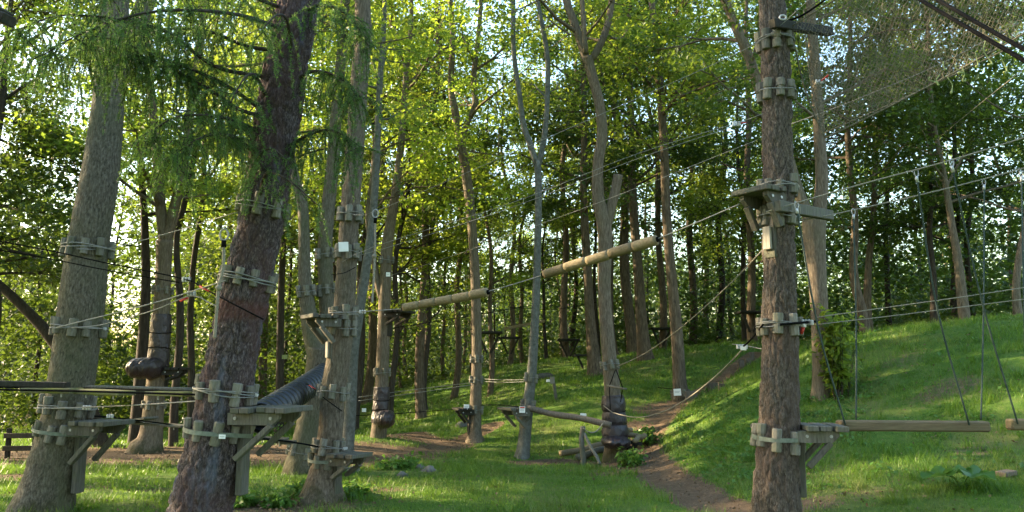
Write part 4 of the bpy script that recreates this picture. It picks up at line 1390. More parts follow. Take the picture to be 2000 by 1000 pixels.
L_('hand_rope', 'upper of two level ropes right of the pine clamp', 'rope', [(1592, 620, 7.1), (1750, 598, 7.1), (1900, 577, 7.1), (2060, 552, 7.1)], .007, 'rope_tan')
L_('hand_rope', 'lower of two level ropes right of the pine clamp', 'rope', [(1594, 634, 7.4), (1750, 616, 7.5), (1900, 597, 7.5), (2060, 577, 7.5)], .007, 'rope_tan')
o = L_('steel_cable', 'short clamped cable at the right of the pine with a red tail', 'cable', [(1524, 634, 6.98), (1556, 631, 7.0), (1580, 629, 7.1), (1596, 628, 7.15)], .012, 'cable_dark', clamps=[(1580, 630, 7.1), (1574, 629, 7.1)], reds=[((1570, 636, 7.1), (1565, 652, 7.1))])
L_('hand_rope', 'taut rope from the pine down to the collar above the padded wrap', 'rope', [(1490, 488, 7.2), (1420, 560, 8.5), (1330, 640, 10.8), (1260, 690, 13), (1205, 716, 14.1)], .010, 'rope_tan')
L_('hand_rope', 'slack rope curving from the metal clamp to the padded wrap', 'rope', [(1450, 683, 8), (1400, 733, 9), (1340, 780, 10.5), (1290, 806, 12), (1240, 815, 13.2), (1190, 803, 14.05), (1178, 792, 14.1)], .011, 'rope_tan')
L_('steel_cable', 'dark cable from the pine collar to the metal clamp at its left', 'cable', [(1490, 634, 7.0), (1478, 650, 7.4), (1462, 668, 7.8), (1450, 678, 8)], .009, 'cable_dark', clamps=[(1452, 677, 8), (1446, 677, 8)])
L_('steel_cable', 'thin level cable behind the metal clamp left of the pine', 'cable', [(1430, 672, 8.4), (1460, 676, 8.2), (1490, 682, 8)], .006, 'cable_grey')
L_('safety_rope', 'thin pale rope climbing to the right edge below the net', 'rope', [(1826, 276, 16.4), (1900, 214, 11.0), (2050, 95, 6.4)], .006, 'rope_tan')
L_('safety_rope', 'white rope running behind the lower part of the net', 'rope', [(1540, 244, 8.0), (1620, 215, 7.6), (1700, 183, 7.2), (1830, 128, 6.8), (1990, 45, 6.4)], .007, 'rope_white', clamps=[(1600, 160, 7.7)], reds=[((1604, 158, 7.7), (1618, 147, 7.6))])
L_('heavy_cable', 'thick black cable crossing the top right corner, upper one', 'cable', [(1507, -200, 7.1), (2400, 321, 2.4)], .011, 'cable_dark', segs=8)
L_('heavy_cable', 'thick black cable crossing the top right corner, lower one', 'cable', [(1507, -183, 7.1), (2400, 346, 2.4)], .011, 'cable_dark', segs=8)
L_('steel_cable', 'dark cable rising from the pine arm along the net top', 'cable', [(1536, 42, 7.1), (1570, 28, 7.0), (1625, -10, 6.8)], .010, 'cable_dark')
for k, (pts, lab) in enumerate([([(700, 776, 16.4), (800, 762, 16.8), (925, 747, 16.8)], 'upper thin cable from the black sleeve to the high forking trunk'),
                                ([(700, 783, 16.4), (800, 769, 16.8), (925, 751, 16.8)], 'lower thin cable from the black sleeve to the high forking trunk'),
                                ([(945, 740, 16.9), (1035, 741, 14.4)], 'upper thin cable between the forking trunk and the silvery trunk'),
                                ([(945, 745, 16.9), (1035, 745, 14.4)], 'lower thin cable between the forking trunk and the silvery trunk'),
                                ([(690, 812, 16.5), (800, 806, 17), (905, 798, 17)], 'dark low cable from the black sleeve to the notice platform'),
                                ([(940, 791, 17), (975, 791, 15.6), (1012, 794, 14.5)], 'dark low cable from the notice platform to the silvery trunk'),
                                ([(760, 642, 16.6), (900, 620, 19), (1040, 596, 22)], 'faint dark cable passing behind the lower hanging log'),
                                ([(990, 600, 24), (1080, 604, 24), (1165, 590, 21.6)], 'faint dark cable deep in the wood between silvery and oak trunks'),
                                ([(1285, 757, 17.9), (1320, 760, 17.8)], 'short thin cable tied to the foot of the noticed oak')]):
    L_('steel_cable', lab, 'cable', pts, .008, 'cable_grey' if k < 4 else 'cable_dark', n=16, segs=5)


# knotted hanging ropes
def knotted(label, pts, knots, rad):
    p = crom(np.array([P(*q) for q in pts]), 60)
    t = thing('knotted_rope', label, 'rope', p[-1])
    mb = MB()
    tube(mb, p, rad * (1 + 0.18 * np.sin(np.arange(60) * 2.2)), 7)
    mb.build('rope', M['rope_tan'], t)
    for q in knots:
        mb = MB()
        c = P(*q)
        zz = np.linspace(-1, 1, 7)
        tube(mb, c + np.stack([0 * zz, 0 * zz, zz * rad * 2], -1), rad * 2.1 * np.sqrt(np.maximum(0.1, 1 - zz ** 2)), 8)
        mb.build('knot', M['rope_tan'], t)
    mb = MB()
    th = np.linspace(0, 2 * math.pi, 17)
    c = p[0] + np.array([0, 0, 0.05])
    tube(mb, c + np.stack([0.035 * np.cos(th), 0 * th, 0.05 * np.sin(th)], -1), 0.009, 6, False)
    mb.build('thimble', M['steel'], t)
    mb = MB()
    tube(mb, np.array([p[2] + [0, 0, .03], p[4]]), rad * 1.5, 7)
    mb.build('binding', M['cable_dark'], t)


knotted('knotted tan climbing rope hanging on the left of the larch', [(437, 470, 6.6), (436, 520, 6.6), (427, 560, 6.6), (424, 600, 6.62), (419, 660, 6.65)], [(427, 562, 6.6)], 0.014)
knotted('knotted tan rope hanging right of the slim ash', [(733, 425, 9.4), (732, 500, 9.4), (729, 560, 9.4), (727, 592, 9.4)], [(731, 500, 9.4)], 0.014)


# ---- hanging logs
def hung_log(label, a, b_, r0, r1, nseg):
    A, B = P(*a), P(*b_)
    t = thing('hanging_log', label, 'log', (A + B) / 2)
    dv = (B - A) / np.linalg.norm(B - A)
    rg = np.random.RandomState(int(a[0]))
    for k in range(nseg):
        p, q = A + (B - A) * (k / nseg), A + (B - A) * ((k + 1) / nseg)
        s = np.linspace(0, 1, 8)
        s[0], s[-1] = 0.012, 0.988
        rr = np.linspace(r0 + (r1 - r0) * k / nseg, r0 + (r1 - r0) * (k + 1) / nseg, 8) * (1 + rg.normal(0, 0.008, 8))
        rr[0] *= 0.93
        rr[-1] *= 0.93
        pts = p + (q - p) * s[:, None] + rg.normal(0, 0.002, 3)
        mb = MB()
        tube(mb, pts, rr, 18)
        mb.build('log_segment', M['wood_log'], t)
    for e, sg in ((A, -1), (B, 1)):
        mb = MB()
        tube(mb, np.array([e, e + dv * sg * 0.02]), 0.028, 10)
        mb.build('end_bush', M['cable_dark'], t)


hung_log('lower left hanging log of five joined pieces on the rope', (788, 601, 9.15), (952, 571, 8.75), 0.047, 0.053, 5)
hung_log('upper right hanging log of joined pieces slanting up to the pine', (1062, 536, 8.5), (1283, 468, 7.75), 0.050, 0.055, 5)


# ---- swing beams
def swing(label, cx0, cx1, y0, d, hgt, ropes):
    A, B = P(cx0, y0, d), P(cx1, y0 + 2, d)
    t = thing('swing_beam', label, 'swing beam', (A + B) / 2)
    mb = MB()
    beam(mb, A, B, 0.12, hgt, ch=0.015)
    mb.build('beam', M['wood_tan'], t, False)
    for top, mid, bot in ropes:
        p = crom(np.array([P(*top), P(*mid), P(*bot)]), 24)
        mb = MB()
        tube(mb, p, 0.0088, 6)
        ro = mb.build('rope', M['rope_green'], t)
        q = p[0]
        mb = MB()
        th = np.linspace(0, 2 * math.pi, 15)
        tube(mb, q + np.stack([0.018 * np.cos(th), 0 * th, 0.03 + 0.032 * np.sin(th)], -1), 0.006, 5, False)
        mb.build('thimble', M['steel'], ro)
        mb = MB()
        tube(mb, np.array([p[0] + [0, 0, .005], p[1] * .5 + p[0] * .5]), 0.013, 7)
        mb.build('ferrule', M['alu'], ro)


swing('whole tan timber swing beam hanging right of the pine', 1636, 1928, 831, 7.3, 0.095,
      [((1556, 408, 6.9), (1598, 640, 7.05), (1651, 830, 7.22)), ((1667, 420, 7.7), (1672, 640, 7.5), (1672, 820, 7.36)),
       ((1790, 345, 6.75), (1830, 600, 7.0), (1893, 830, 7.22)), ((1922, 362, 7.8), (1921, 600, 7.55), (1916, 820, 7.36))])
swing('swing beam cut off by the right edge', 1970, 2230, 829, 7.3, 0.10,
      [((1859, 325, 6.7), (1918, 590, 7.0), (1988, 828, 7.22)), ((1995, 345, 7.8), (2000, 600, 7.5), (2006, 820, 7.36)),
       ((2110, 240, 6.6), (2150, 600, 7.0), (2200, 830, 7.22)), ((2190, 285, 7.8), (2200, 600, 7.5), (2204, 820, 7.36))])


# timber arms on the pine
def arm(label, a, b_, w, h):
    mb = MB()
    beam(mb, P(*a), P(*b_), w, h)
    o = mb.build('outrigger', M['wood_dark' if 'high' in label else 'wood'], None, False)
    tag(o, label, 'outrigger')


arm('timber arm high on the pine holding the net', (1508, 46, 6.92), (1622, 62, 7.6), 0.07, 0.085)
arm('timber arm on the pine holding the swing beam ropes', (1518, 402, 6.9), (1622, 421, 7.9), 0.07, 0.10)
arm('short timber end sticking out left of the pine foot', (1470, 832, 7.5), (1500, 832, 7.3), 0.06, 0.04)


# ---- plank bridge pieces
for k, (a, b_, dep, h, mat, lab) in enumerate([
    ((-30, 748, 7.4), (133, 752, 7.6), 0.22, 0.05, 'wood_dark', 'dark upper plank of the bridge at the left edge'),
    ((55, 762, 7.5), (150, 763, 7.5), 0.25, 0.048, 'wood_yellow', 'yellowish bridge plank in front of the beech trunk'),
    ((161, 764, 7.6), (249, 768, 7.5), 0.25, 0.045, 'wood_yellow', 'yellowish bridge plank just right of the beech'),
    ((181, 757, 8.1), (368, 762, 7.9), 0.20, 0.045, 'wood', 'long grey bridge plank between beech and larch'),
    ((302, 768, 7.5), (378, 770, 7.2), 0.22, 0.04, 'wood_yellow', 'yellow bridge plank nearest the larch'),
    ((250, 824, 11), (296, 816, 10.6), 0.2, 0.03, 'wood', 'small tilted board on the low cable behind the bridge'),
    ((268, 826, 11), (364, 833, 10.6), 0.2, 0.03, 'wood', 'low narrow board running towards the larch behind the bridge'),
    ((505, 855, 8.8), (560, 858, 8.8), 0.2, 0.025, 'wood', 'low narrow board right of the larch post'),
    ((543, 862, 8.9), (575, 864, 8.9), 0.2, 0.03, 'wood', 'short board on the low cable left of the slim ash')]):
    mb = MB()
    beam(mb, P(*a), P(*b_), dep, h)
    o = mb.build('bridge_plank', M[mat], None, False)
    tag(o, lab, 'plank', 'planks of the rope bridges')
    for q in (0.2, 0.8):
        p = P(*a) * (1 - q) + P(*b_) * q
        mb = MB()
        tube(mb, np.array([p + [0, -dep * .35, -h / 2], p + [0, -dep * .35, -h / 2 - 0.035]]), 0.008, 6)
        mb.build('bolt', M['steel'], o, False)

# ---- corrugated tunnel
A, B = P(508, 816, 8.2), P(655, 714, 12.8)
ss = np.linspace(0, 1, 420)
pp = A + (B - A) * ss[:, None] + np.array([0, 0, -1]) * (0.02 * np.sin(ss * math.pi))[:, None]
mb = MB()
tube(mb, pp, 0.148 + 0.020 * np.tanh(2.0 * np.sin(ss * 2 * math.pi * 26)), 26, False)
tube(mb, pp[::-1], 0.120, 26, False)
t = mb.build('tunnel_tube', M['plastic'])
tag(t, 'black corrugated crawl tunnel rising from the larch platform', 'tunnel')


# ---- padded wraps
def pad(label, st, ytop, ybot, over, cush, puff=0.05):
    c0, r0, ax = st.at(ytop)
    c1, r1, _ = st.at(ybot)
    t = thing('padded_wrap', label, 'padding', c1)
    rg = np.random.RandomState(int(ytop))
    n, sg = 60, 32
    ys = np.linspace(ybot, ytop, n)
    pts = np.array([st.at(y)[0] for y in ys])
    rad = np.array([st.at(y)[1] for y in ys]) * over
    s = np.linspace(0, 1, n)
    TH, S = np.meshgrid(np.arange(sg) * 2 * math.pi / sg, s)
    dd = puff * np.abs(np.sin(S * math.pi * 3.2)) ** 0.6 + 0.02 * np.sin(TH * 2 + S * 9) + 0.012 * np.sin(TH * 9 + S * 24) + 0.010 * np.sin(TH * 6 - S * 31 + 1)
    dd *= np.minimum(1, np.minimum(S, 1 - S) * 12)
    mb = MB()
    tube(mb, pts, rad, sg, True, dd * rad[:, None])
    sl = mb.build('sleeve', M['leather'], t)
    for y in (0.34, 0.66):
        i = int(y * n)
        mb = MB()
        th = np.linspace(0, 2 * math.pi, 25)
        tube(mb, pts[i] + np.stack([rad[i] * 1.06 * np.cos(th), rad[i] * 1.06 * np.sin(th), 0.03 * np.sin(th + y * 9)], -1), 0.008, 5, False)
        mb.build('lashing', M['cable_dark'], sl)
    (a, b_, thick, dep) = cush
    A, B = P(*a), P(*b_)
    s = np.linspace(-1, 1, 30)
    prof = (1 - np.abs(s) ** 3.2) ** 0.5
    prof = np.maximum(prof, 0.03)
    C = (A + B) / 2
    dv = (B - A) / 2
    pts = C + s[:, None] * dv
    TH, S = np.meshgrid(np.arange(28) * 2 * math.pi / 28, s)
    V = []
    for i in range(30):
        for th in np.arange(28) * 2 * math.pi / 28:
            wr = 1 + 0.03 * math.sin(th * 5 + s[i] * 11) + 0.025 * math.sin(s[i] * 23 + th * 2)
            V.append(pts[i] + np.array([0, math.cos(th) * dep, (math.sin(th) * thick if math.sin(th) > 0 else math.sin(th) * thick * 1.25)]) * prof[i] * wr)
    i = np.arange(29)[:, None] * 28
    j = np.arange(28)[None, :]
    Q = np.stack([i + j, i + (j + 1) % 28, i + 28 + (j + 1) % 28, i + 28 + j], -1).reshape(-1, 4)
    mb = MB()
    mb.add(V, Q)
    mb.build('cushion', M['leather'], t)
    return t


pad('shiny dark brown padded sleeve with saddle cushion on the forked maple', sM6, 614, 716, 1.14, ((250, 718, 15.0), (320, 716, 15.1), 0.18, 0.32), 0.012)
pad('black padded sleeve with foot cushion on the centre left trunk', sM8, 756, 826, 1.16, ((734, 818, 16.3), (771, 816, 16.2), 0.16, 0.30), 0.03)
pad('purple brown padded wrap with flat cushion by the balance log', sM11, 772, 856, 1.3, ((1174, 861, 14.1), (1231, 863, 14.1), 0.10, 0.40), 0.12)


# ---- signs and notices
def notice(label, px, py, w, h, d, rot=0.0, red=False, lines=0, mat='white_sign', dz=0.0):
    c = P(px, py, d)
    t = thing('notice_board', label, 'sign', c)
    k = c[1] / F
    yaw = math.atan2(c[0], c[1])
    t.rotation_euler = (0, rot, -yaw)
    W, H = w * k, h * k
    mb = MB()
    box(mb, (0, 0, 0), (W, 0.008, H), None, 0.002)
    child('board', mb.mesh('board', M[mat], False), t)
    if red:
        mb = MB()
        box(mb, (0, -0.0055, H * 0.33), (W * 0.8, 0.002, H * 0.22), None, 0.0005)
        child('red_heading', mb.mesh('red_heading', M['red_print'], False), t)
    for j in range(lines):
        mb = MB()
        box(mb, (-(j % 2) * W * 0.06, -0.0055, H * (0.12 - 0.16 * j)), (W * (0.72 - 0.12 * (j % 2)), 0.002, H * 0.05), None, 0.0005)
        child('print_line', mb.mesh('print_line', M['ink'], False), t)
    return t


notice('blank white square sign on the slim ash', 671, 482, 19, 19, 9.32, -0.06)
notice('small white card on the reddish larch below its strap', 434, 853, 12, 8, 6.70, 0.05, lines=2)
notice('white and red notice on the silvery trunk platform', 1020, 800, 11, 12, 14.1, 0.03, red=True, lines=3)
notice('white paper fixed to the balance log', 1139, 812, 12, 9, 14.15, 0.06, lines=3)
notice('pale yellow notice at the foot of the oak on the bank', 1323, 766, 14, 13, 17.5, -0.06, lines=2)
notice('small white notice at the platform of the high forking trunk', 911, 795, 10, 10, 16.7, 0.04, lines=2)
notice('small white tag high on the black sleeved trunk', 758, 536, 8, 8, 16.3, 0, lines=2)
notice('small white tag low behind the tunnel left of the slim ash', 583, 832, 10, 7, 13.5, 0.0, lines=0)
notice('tiny white marker on a thin far trunk left of the black sleeve', 711, 801, 8, 7, 20.4, 0.0)
notice('white metal plate on the clamp left of the pine', 1452, 680, 11, 8, 7.96, 0.05)
notice('little bright green tag on a stem left of the twin tree', 556, 697, 10, 8, 19.6, 0.0, mat='cord')

# signpost on the slope
b0 = G(1088, 782)
t = thing('signpost', 'short wooden post with small board on the far slope', 'signpost', b0)
k = np.linalg.norm(b0) / F
mb = MB()
beam(mb, b0 - [0, 0, .1], b0 + np.array([-8 * k, 0, 44 * k]), 0.07, 0.07, (0, 1, 0))
mb.build('post', M['wood'], t, False)
mb = MB()
box(mb, b0 + np.array([-9 * k, -0.05, 38 * k]), (9 * k, 0.03, 13 * k), None, .004)
mb.build('board', M['wood_pale'], t, False)
mb = MB()
box(mb, b0 + np.array([-17 * k, -0.04, 37 * k]), (7 * k, 0.02, 5 * k), None, .003)
mb.build('plate', M['white_sign'], t, False)


# ---- balance log frame
def rough_log(name, label, a, b_, r, mat, seed, group=None, cat='log'):
    A, B = (np.asarray(P(*q)) if len(q) == 3 else G(*q) + np.array([0, 0, r]) for q in (a, b_))
    rg = np.random.RandomState(seed)
    s = np.linspace(0, 1, 24)
    pts = A + (B - A) * s[:, None] + 0.012 * np.stack([np.sin(s * 7 + seed), np.sin(s * 5), np.sin(s * 9 + 2 * seed)], -1)
    mb = MB()
    tube(mb, pts, r * (1 + 0.05 * np.sin(s * 15 + seed) + rg.normal(0, .015, 24)), 12)
    o = mb.build(name, M[mat])
    tag(o, label, cat, group)
    return o


rough_log('balance_log', 'long dark balance log from the silvery trunk to the padded wrap', (1030, 798, 14.3), (1192, 829, 13.9), 0.054, 'step_wood', 1)
rough_log('fence_post', 'upright wooden post under the balance log', (1137, 832, 13.6), (1138, 910, 13.6), 0.045, 'wood', 2, cat='post')
rough_log('prop_pole', 'pale slanting prop pole beside the upright post', (1141, 846, 13.6), (1172, 908, 13.3), 0.028, 'wood_block', 3, cat='pole')
rough_log('ground_log', 'longer log lying on the ground behind the upright post', (1096, 893), (1196, 870), 0.055, 'wood_log', 4, 'logs lying by the padded wrap')
rough_log('ground_log', 'shorter log lying in front on the ground by the padded wrap', (1130, 899), (1196, 878), 0.06, 'wood', 5, 'logs lying by the padded wrap')
rough_log('rail_log', 'upper short rail log sticking out right of the padded wrap', (1205, 830, 14.5), (1233, 842, 14.6), 0.045, 'wood_log', 6, 'rails right of the padded wrap')
rough_log('rail_log', 'middle rail log right of the padded wrap', (1212, 842, 14.4), (1254, 856, 14.4), 0.045, 'wood_log', 7, 'rails right of the padded wrap')
rough_log('rail_log', 'lowest rail log pointing back right of the padded wrap', (1258, 850, 14.5), (1238, 860, 14.0), 0.045, 'wood_log', 8, 'rails right of the padded wrap')
t = thing('log_bench', 'low dark trestle under the rails right of the padded wrap', 'trestle', G(1236, 886))
mb = MB()
beam(mb, P(1212, 862, 14.2), P(1248, 866, 14.3), 0.25, 0.06)
mb.build('seat', M['wood_dark'], t, False)
for a, b_ in (((1240, 868, 14.25), (1232, 892, 14.2)), ((1226, 868, 14.2), (1237, 896, 14.1))):
    mb = MB()
    beam(mb, P(*a), P(*b_), 0.08, 0.07, (0, 1, 0))
    mb.build('leg', M['wood_dark'], t, False)
L_('slack_rope', 'short tan rope drooping from the upright post to the padded wrap', 'rope', [(1139, 836, 13.55), (1150, 844, 13.6), (1165, 842, 13.8), (1181, 822, 13.9)], .012, 'rope_tan')
mb = MB()
beam(mb, P(1187, 753, 13.9), P(1222, 760, 13.7), 0.12, 0.03)
o = mb.build('trapeze_board', M['wood'], None, False)
tag(o, 'small trapeze board hanging on ropes above the padded wrap', 'trapeze')
for a, b_ in (((1202, 722, 13.95), (1190, 754, 13.9)), ((1203, 722, 13.95), (1216, 757, 13.75)), ((1190, 756, 13.9), (1192, 800, 13.8)), ((1216, 758, 13.75), (1212, 785, 13.8))):
    mb = MB()
    tube(mb, np.array([P(*a), P(*b_)]), 0.009, 5)
    mb.build('cord', M['cable_dark'], o)

# ---- timber steps on the bank
for k, (px, py, w, lab) in enumerate([(1334, 776, 8, 'upright step stake beside the lowest timber step'), (1350, 778, 22, 'lowest timber step on the bank by the noticed oak'), (1392, 762, 18, 'second timber step up the bank'),
                                      (1410, 764, 12, 'paler block beside the second timber step'), (1448, 716, 10, 'third timber step near the crest'), (1463, 712, 12, 'fourth timber step near the crest behind the pine'),
                                      (1468, 700, 9, 'uppermost timber step on the crest')]):
    p = G(px, py)
    kk = np.linalg.norm(p) / F
    mb = MB()
    box(mb, p + [0, 0, 0.05], (w * kk, 0.09, 0.22), None, 0.01)
    o = mb.build('timber_step', M['step_wood'], None, False)
    tag(o, lab, 'step', 'timber steps up the bank')

# ---- net
t = thing('climbing_net', 'olive cargo net hanging across the top right of the picture', 'net', P(1700, 100, 7))


def patch(c00, c10, c11, c01, u, v, bulge):
    a = (c00 * (1 - u) + c10 * u) * (1 - v) + (c01 * (1 - u) + c11 * u) * v
    return a + np.array(bulge) * (np.sin(u * math.pi) * 0.5 + np.sin(v * math.pi))


def net_panel(cs, nu, nv, rad, bulge, seed):
    rg = np.random.RandomState(seed)
    c00, c10, c11, c01 = [P(*q) for q in cs]
    mb = MB()
    J = {}

    def node(i, j):
        if (i, j) not in J:
            u, v = i / nu, j / nv
            J[(i, j)] = patch(c00, c10, c11, c01, u, v, bulge) + rg.normal(0, 0.006, 3)
        return J[(i, j)]
    for i in range(nu + 1):
        for j in range(nv + 1):
            if (i + j) % 2:
                continue
            for dj in (-1, 1):
                if i + 1 <= nu and 0 <= j + dj <= nv:
                    a, b_ = node(i, j), node(i + 1, j + dj)
                    m_ = (a + b_) / 2 + np.array([0, 0, -0.003])
                    tube(mb, np.array([a, m_, b_]), rad, 3, False)
    mb.build('net_panel', M['net'], t, False)
    return lambda u, v: patch(c00, c10, c11, c01, u, v, bulge)


f1 = net_panel([(1545, 52, 7.1), (2080, -300, 5.6), (2080, 20, 5.9), (1612, 270, 7.3)], 104, 46, 0.0028, (0, 0.08, -0.05), 1)
f2 = net_panel([(1570, 20, 7.9), (2080, -330, 6.6), (2080, 40, 6.9), (1606, 262, 8.0)], 88, 40, 0.0024, (0, 0.08, -0.04), 2)
for f, sg in ((f1, 1), (f2, 2)):
    for e in (0, 1):
        pts = np.array([f(u, float(e)) for u in np.linspace(0, 1, 30)])
        mb = MB()
        tube(mb, pts, 0.008, 6)
        mb.build('border_rope', M['net'], t)
    pts = np.array([f(0.0, v) for v in np.linspace(0, 1, 16)])
    mb = MB()
    tube(mb, pts, 0.008, 6)
    mb.build('border_rope', M['net'], t)
rg = np.random.RandomState(44)
for (px, py, L) in [(1817, 150, 12), (1836, 145, 22), (1850, 150, 34), (1880, 133, 26), (1925, 78, 50), (1950, 82, 62), (1985, 60, 20), (1905, 100, 30), (1868, 125, 18), (1842, 120, 16), (1890, 105, 14), (1965, 55, 22), (1975, 40, 14)]:
    a = P(px, py, 6.3)
    L = L * 6.3 / F
    p = np.array([a, a + [rg.normal(0, .02), 0, -L * .5], a + [rg.normal(0.02, .03), 0, -L], a + [rg.normal(0.02, .02), 0, -L * 1.05]])
    mb = MB()
    tube(mb, crom(p, 10), np.array([.004] * 7 + [.007, .010, .008]), 5)
    mb.build('cord_end', M['cord'], t)
mb = MB()
th = np.linspace(0, 2 * math.pi, 17)
tube(mb, P(1529, 34, 6.9) + np.stack([0.03 * np.cos(th), 0 * th, 0.022 * np.sin(th)], -1), 0.008, 6, False)
mb.build('shackle', M['alu'], t)

# corner timber close to the lens at the upper left
t = thing('roof_corner', 'dark wooden platform corner poking in at the top left edge', 'platform corner', P(-30, 20, 4))
for k, (a, b_, w, h) in enumerate([((-190, -30, 4.2), (18, 40, 4.0), 0.08, 0.06), ((-240, -110, 4.4), (-14, 18, 4.1), 0.25, 0.05), ((-190, -30, 4.0), (-20, 30, 3.9), 0.08, 0.06)]):
    mb = MB()
    beam(mb, P(*a), P(*b_), w, h)
    mb.build('timber', M['wood_dark'], t, False)

# low fence in the far-left shade
t = thing('low_fence', 'low dark wooden fence in the shade at the far left', 'fence', G(40, 900))
for k in range(2):
    b0 = G(14 + 52 * k, 892)
    mb = MB()
    box(mb, b0 + [0, 0, .2], (.07, .07, .6), None, .006)
    mb.build('post', M['wood_dark'], t, False)
for k in range(2):
    mb = MB()
    beam(mb, G(8, 892) + [0, -.06, .15 + .22 * k], G(72, 892) + [0, -.06, .15 + .22 * k], .03, .09)
    mb.build('rail', M['wood_dark'], t, False)

# far tree platforms deep in the wood
for k, (px, py, d, lab) in enumerate([(1110, 664, 26.4, 'dark far platform left of the padded oak in the wood'), (1147, 694, 23.5, 'dark low far platform touching the brown oak on the bank'),
                                      (1290, 642, 26.4, 'dark far platform behind the noticed oak'), (995, 660, 27.4, 'dark far platform left of the silvery trunk'),
                                      (1466, 610, 22.6, 'dark far platform left of the pine'), (955, 650, 22, 'dark far platform on the lit trunk right of the forking ash')]):
    c = P(px, py, d)
    t = thing('far_platform', lab, 'platform', c, 'far platforms in the wood')
    mb = MB()
    box(mb, c, (0.75, 0.7, 0.06), None, .01)
    mb.build('deck', M['wood_dark'], t, False)
    for s_ in (-1, 1):
        mb = MB()
        beam(mb, c + [s_ * 0.3, -0.2, -.03], c + [s_ * 0.05, 0, -.55], .06, .07, (0, 1, 0))
        mb.build('brace', M['wood_dark'], t, False)
mb = MB()
beam(mb, P(985, 642, 24), P(1064, 627, 24), .16, .08)
tag(mb.build('footbridge_beam', M['wood_log'], None, False), 'sunlit timber beam between far trunks behind the silvery trunk', 'beam')


# ------------------------------------------------------------------ low plants
def plant(name, label, c, n_st, h, spread, leafsize, n_each, mat, seed, cat='plant', group=None):
    rg = np.random.RandomState(seed)
    t = thing(name, label, cat, c, group)
    mb, cl = MB(), []
    for k in range(n_st):
        a, l = rg.uniform(0, 6.28), rg.uniform(0.5, 1) * h
        o = np.array([math.cos(a), math.sin(a), 0]) * spread * rg.rand()
        p = np.array([c + o * .3 - [0, 0, .03], c + o * .7 + [0, 0, l * .5], c + o + [0, 0, l]])
        tube(mb, crom(p, 6), np.linspace(.008, .003, 6), 4, False)
        for q in np.linspace(.3, 1, 5):
            cl.append(p[0] * (1 - q) ** 2 + 2 * q * (1 - q) * p[1] + q * q * p[2])
    mb.build('stem', M['bark_dark'], t)
    mb = MB()
    leaves(mb, np.array(cl), n_each, 0.06 + 0.06 * spread, leafsize, rg, .7)
    mb.build('foliage', M[mat], t, False)
    return t


b0 = G(1642, 778)
plant('elder_shrub', 'tall dark green shrub growing at the foot of the forked ash on the bank', b0, 26, 1.5, 0.36, 0.11, 9, 'leaf_mid', 3, 'shrub')
for k, (px, py, h, sp, lab) in enumerate([(598, 968, .13, .22, 'leafy weeds at the left foot of the slim ash'), (785, 915, .17, .45, 'leafy weeds in the hollow by the stones'), (545, 985, .10, .15, 'small weed tuft in front of the slim ash'),
                                          (1232, 908, .22, .3, 'leafy weeds at the foot of the padded wrap'), (1262, 868, .3, .3, 'weeds at the end of the rail logs'), 
                                          (475, 985, .10, .14, 'weed clump right of the larch foot'), (690, 965, .08, .18, 'low weeds right of the slim ash foot')]):
    plant('weed_clump', lab, G(px, py), 18, h, sp, 0.075, 6, 'weed', 50 + k, group='weeds in the clearing')
# nettle-like ground cover on the bank and the far left green verge
rg = np.random.RandomState(8)
cs = []
for (x0, x1, y0, y1, n) in [(1300, 1480, 720, 900, 140), (1100, 1300, 700, 790, 60), (1550, 1700, 720, 860, 60), (1290, 1480, 840, 960, 80), (1560, 1990, 650, 960, 60)]:
    for k in range(n):
        cs.append(G(rg.uniform(x0, x1), rg.uniform(y0, y1)))
for k in range(300):
    d = rg.uniform(18.2, 22)
    x = (rg.uniform(120, 560) - 1000) / F * d
    cs.append(np.array([x, d, float(zg(x, d)) + rg.rand() * .35]))
cs = np.array(cs)
cs = cs[wear_at(cs[:, 0], cs[:, 1]) < 0.25]
mb = MB()
leaves(mb, cs + [0, 0, .04], 14, 0.11, 0.06, rg, .4)
o = mb.build('ground_cover', M['weed'], None, False)
tag(o, 'low leafy ground cover spreading over the bank and far verge', 'ground cover', None, 'stuff')


def big_leaf_plant(label, c, n, L):
    t = thing('butterbur_plant', label, 'plant', c)
    rg = np.random.RandomState(5)
    for k in range(n):
        a = [2.9, -1.2, 0.4, 1.8][k % 4] + rg.normal(0, .2)
        tip = c + np.array([math.cos(a) * .16, math.sin(a) * .12, .12 + .08 * rg.rand()])
        mb = MB()
        tube(mb, crom(np.array([c, (c + tip) / 2 + [0, 0, .04], tip]), 6), .006, 5)
        st = mb.build('stalk', M['weed'], t)
        V, Q = [tip], []
        nn = 22
        ll = L * rg.uniform(.75, 1.1)
        for r_ in (0.35, 0.7, 1.0):
            for j in range(nn):
                th = 2 * math.pi * j / nn
                rr = ll * r_ * (0.5 + 0.12 * math.cos(th)) * (1 + .07 * math.sin(7 * th) * r_)
                V.append(tip + np.array([math.cos(a + th) * rr, math.sin(a + th) * rr, -.25 * rr * math.cos(th) + 0.22 * rr - 0.03 * math.sin(th * 5) * r_]))
        tr = [(0, 1 + j, 1 + (j + 1) % nn) for j in range(nn)]
        for ring in range(2):
            for j in range(nn):
                o0 = 1 + ring * nn
                Q.append((o0 + j, o0 + nn + j, o0 + nn + (j + 1) % nn, o0 + (j + 1) % nn))
        mb = MB()
        mb.add(V, Q, tr)
        mb.build('leaf', M['weed'], t)


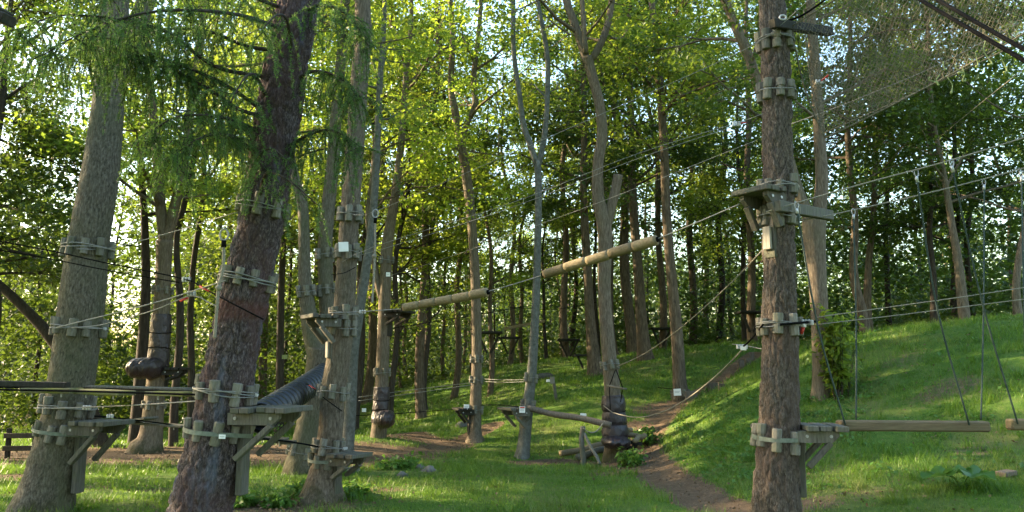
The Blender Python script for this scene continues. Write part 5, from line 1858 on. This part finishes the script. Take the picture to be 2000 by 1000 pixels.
big_leaf_plant('broad leaved plant low on the right bank', G(1880, 956), 4, 0.36)
p = G(1966, 930)
mb = MB()
box(mb, p + [0, 0, .03], (.16, .14, .05), beam_axes(p, p + np.array([1, .3, .12]))[0], .006)
tag(mb.build('loose_board', M['step_wood'], None, False), 'small brown board lying on the bank near the right edge', 'board')
for k, (px, py, r_, lab) in enumerate([(687, 922, .10, 'grey stone right of the slim ash step'), (838, 922, .10, 'dark stone right in the weedy hollow'), (786, 929, .075, 'small pale stone in the weedy hollow'),
                                       (822, 916, .08, 'stone amid weeds left of the dark stone'), (905, 833, .13, 'stone by the foot of the high forking trunk'), (1064, 738, .2, 'stone beside the signpost plate')]):
    p = G(px, py)
    rg = np.random.RandomState(k + 9)
    mb = MB()
    V, Q = [], []
    for i in range(9):
        ph = math.pi * i / 8
        for j in range(14):
            th = 2 * math.pi * j / 14
            n_ = np.array([math.sin(ph) * math.cos(th), math.sin(ph) * math.sin(th), math.cos(ph)])
            q = 1 + .18 * math.sin(n_[0] * 4 + k) + .15 * math.sin(n_[1] * 5 + 2 * k) + .1 * math.sin(n_[2] * 7)
            V.append(p + n_ * r_ * q * [1.25, 1, .75])
    for i in range(8):
        for j in range(14):
            Q.append((i * 14 + j, (i + 1) * 14 + j, (i + 1) * 14 + (j + 1) % 14, i * 14 + (j + 1) % 14))
    mb.add(V, Q)
    tag(mb.build('stone', M['stone']), lab, 'stone', 'stones in the clearing')

# fallen leaves and twig scraps on the trodden earth and the grass
rg = np.random.RandomState(404)
n = 26000
d = 7.5 + 17 * rg.rand(n) ** 1.2
x = (rg.uniform(-40, 2040, n) - 1000) / F * d
w = wear_at(x, d)
keep = rg.rand(n) < 0.12 + 0.75 * w
x, d = x[keep], d[keep]
mb = MB()
leaves(mb, np.stack([x, d, zg(x, d) + 0.012], -1), 1, 0.004, 0.035, rg, 0.3, 0.0)
o = mb.build('leaf_litter', M['litter'], None, False)
tag(o, 'brown fallen leaves scattered over the paths and grass', 'leaf litter', None, 'stuff')
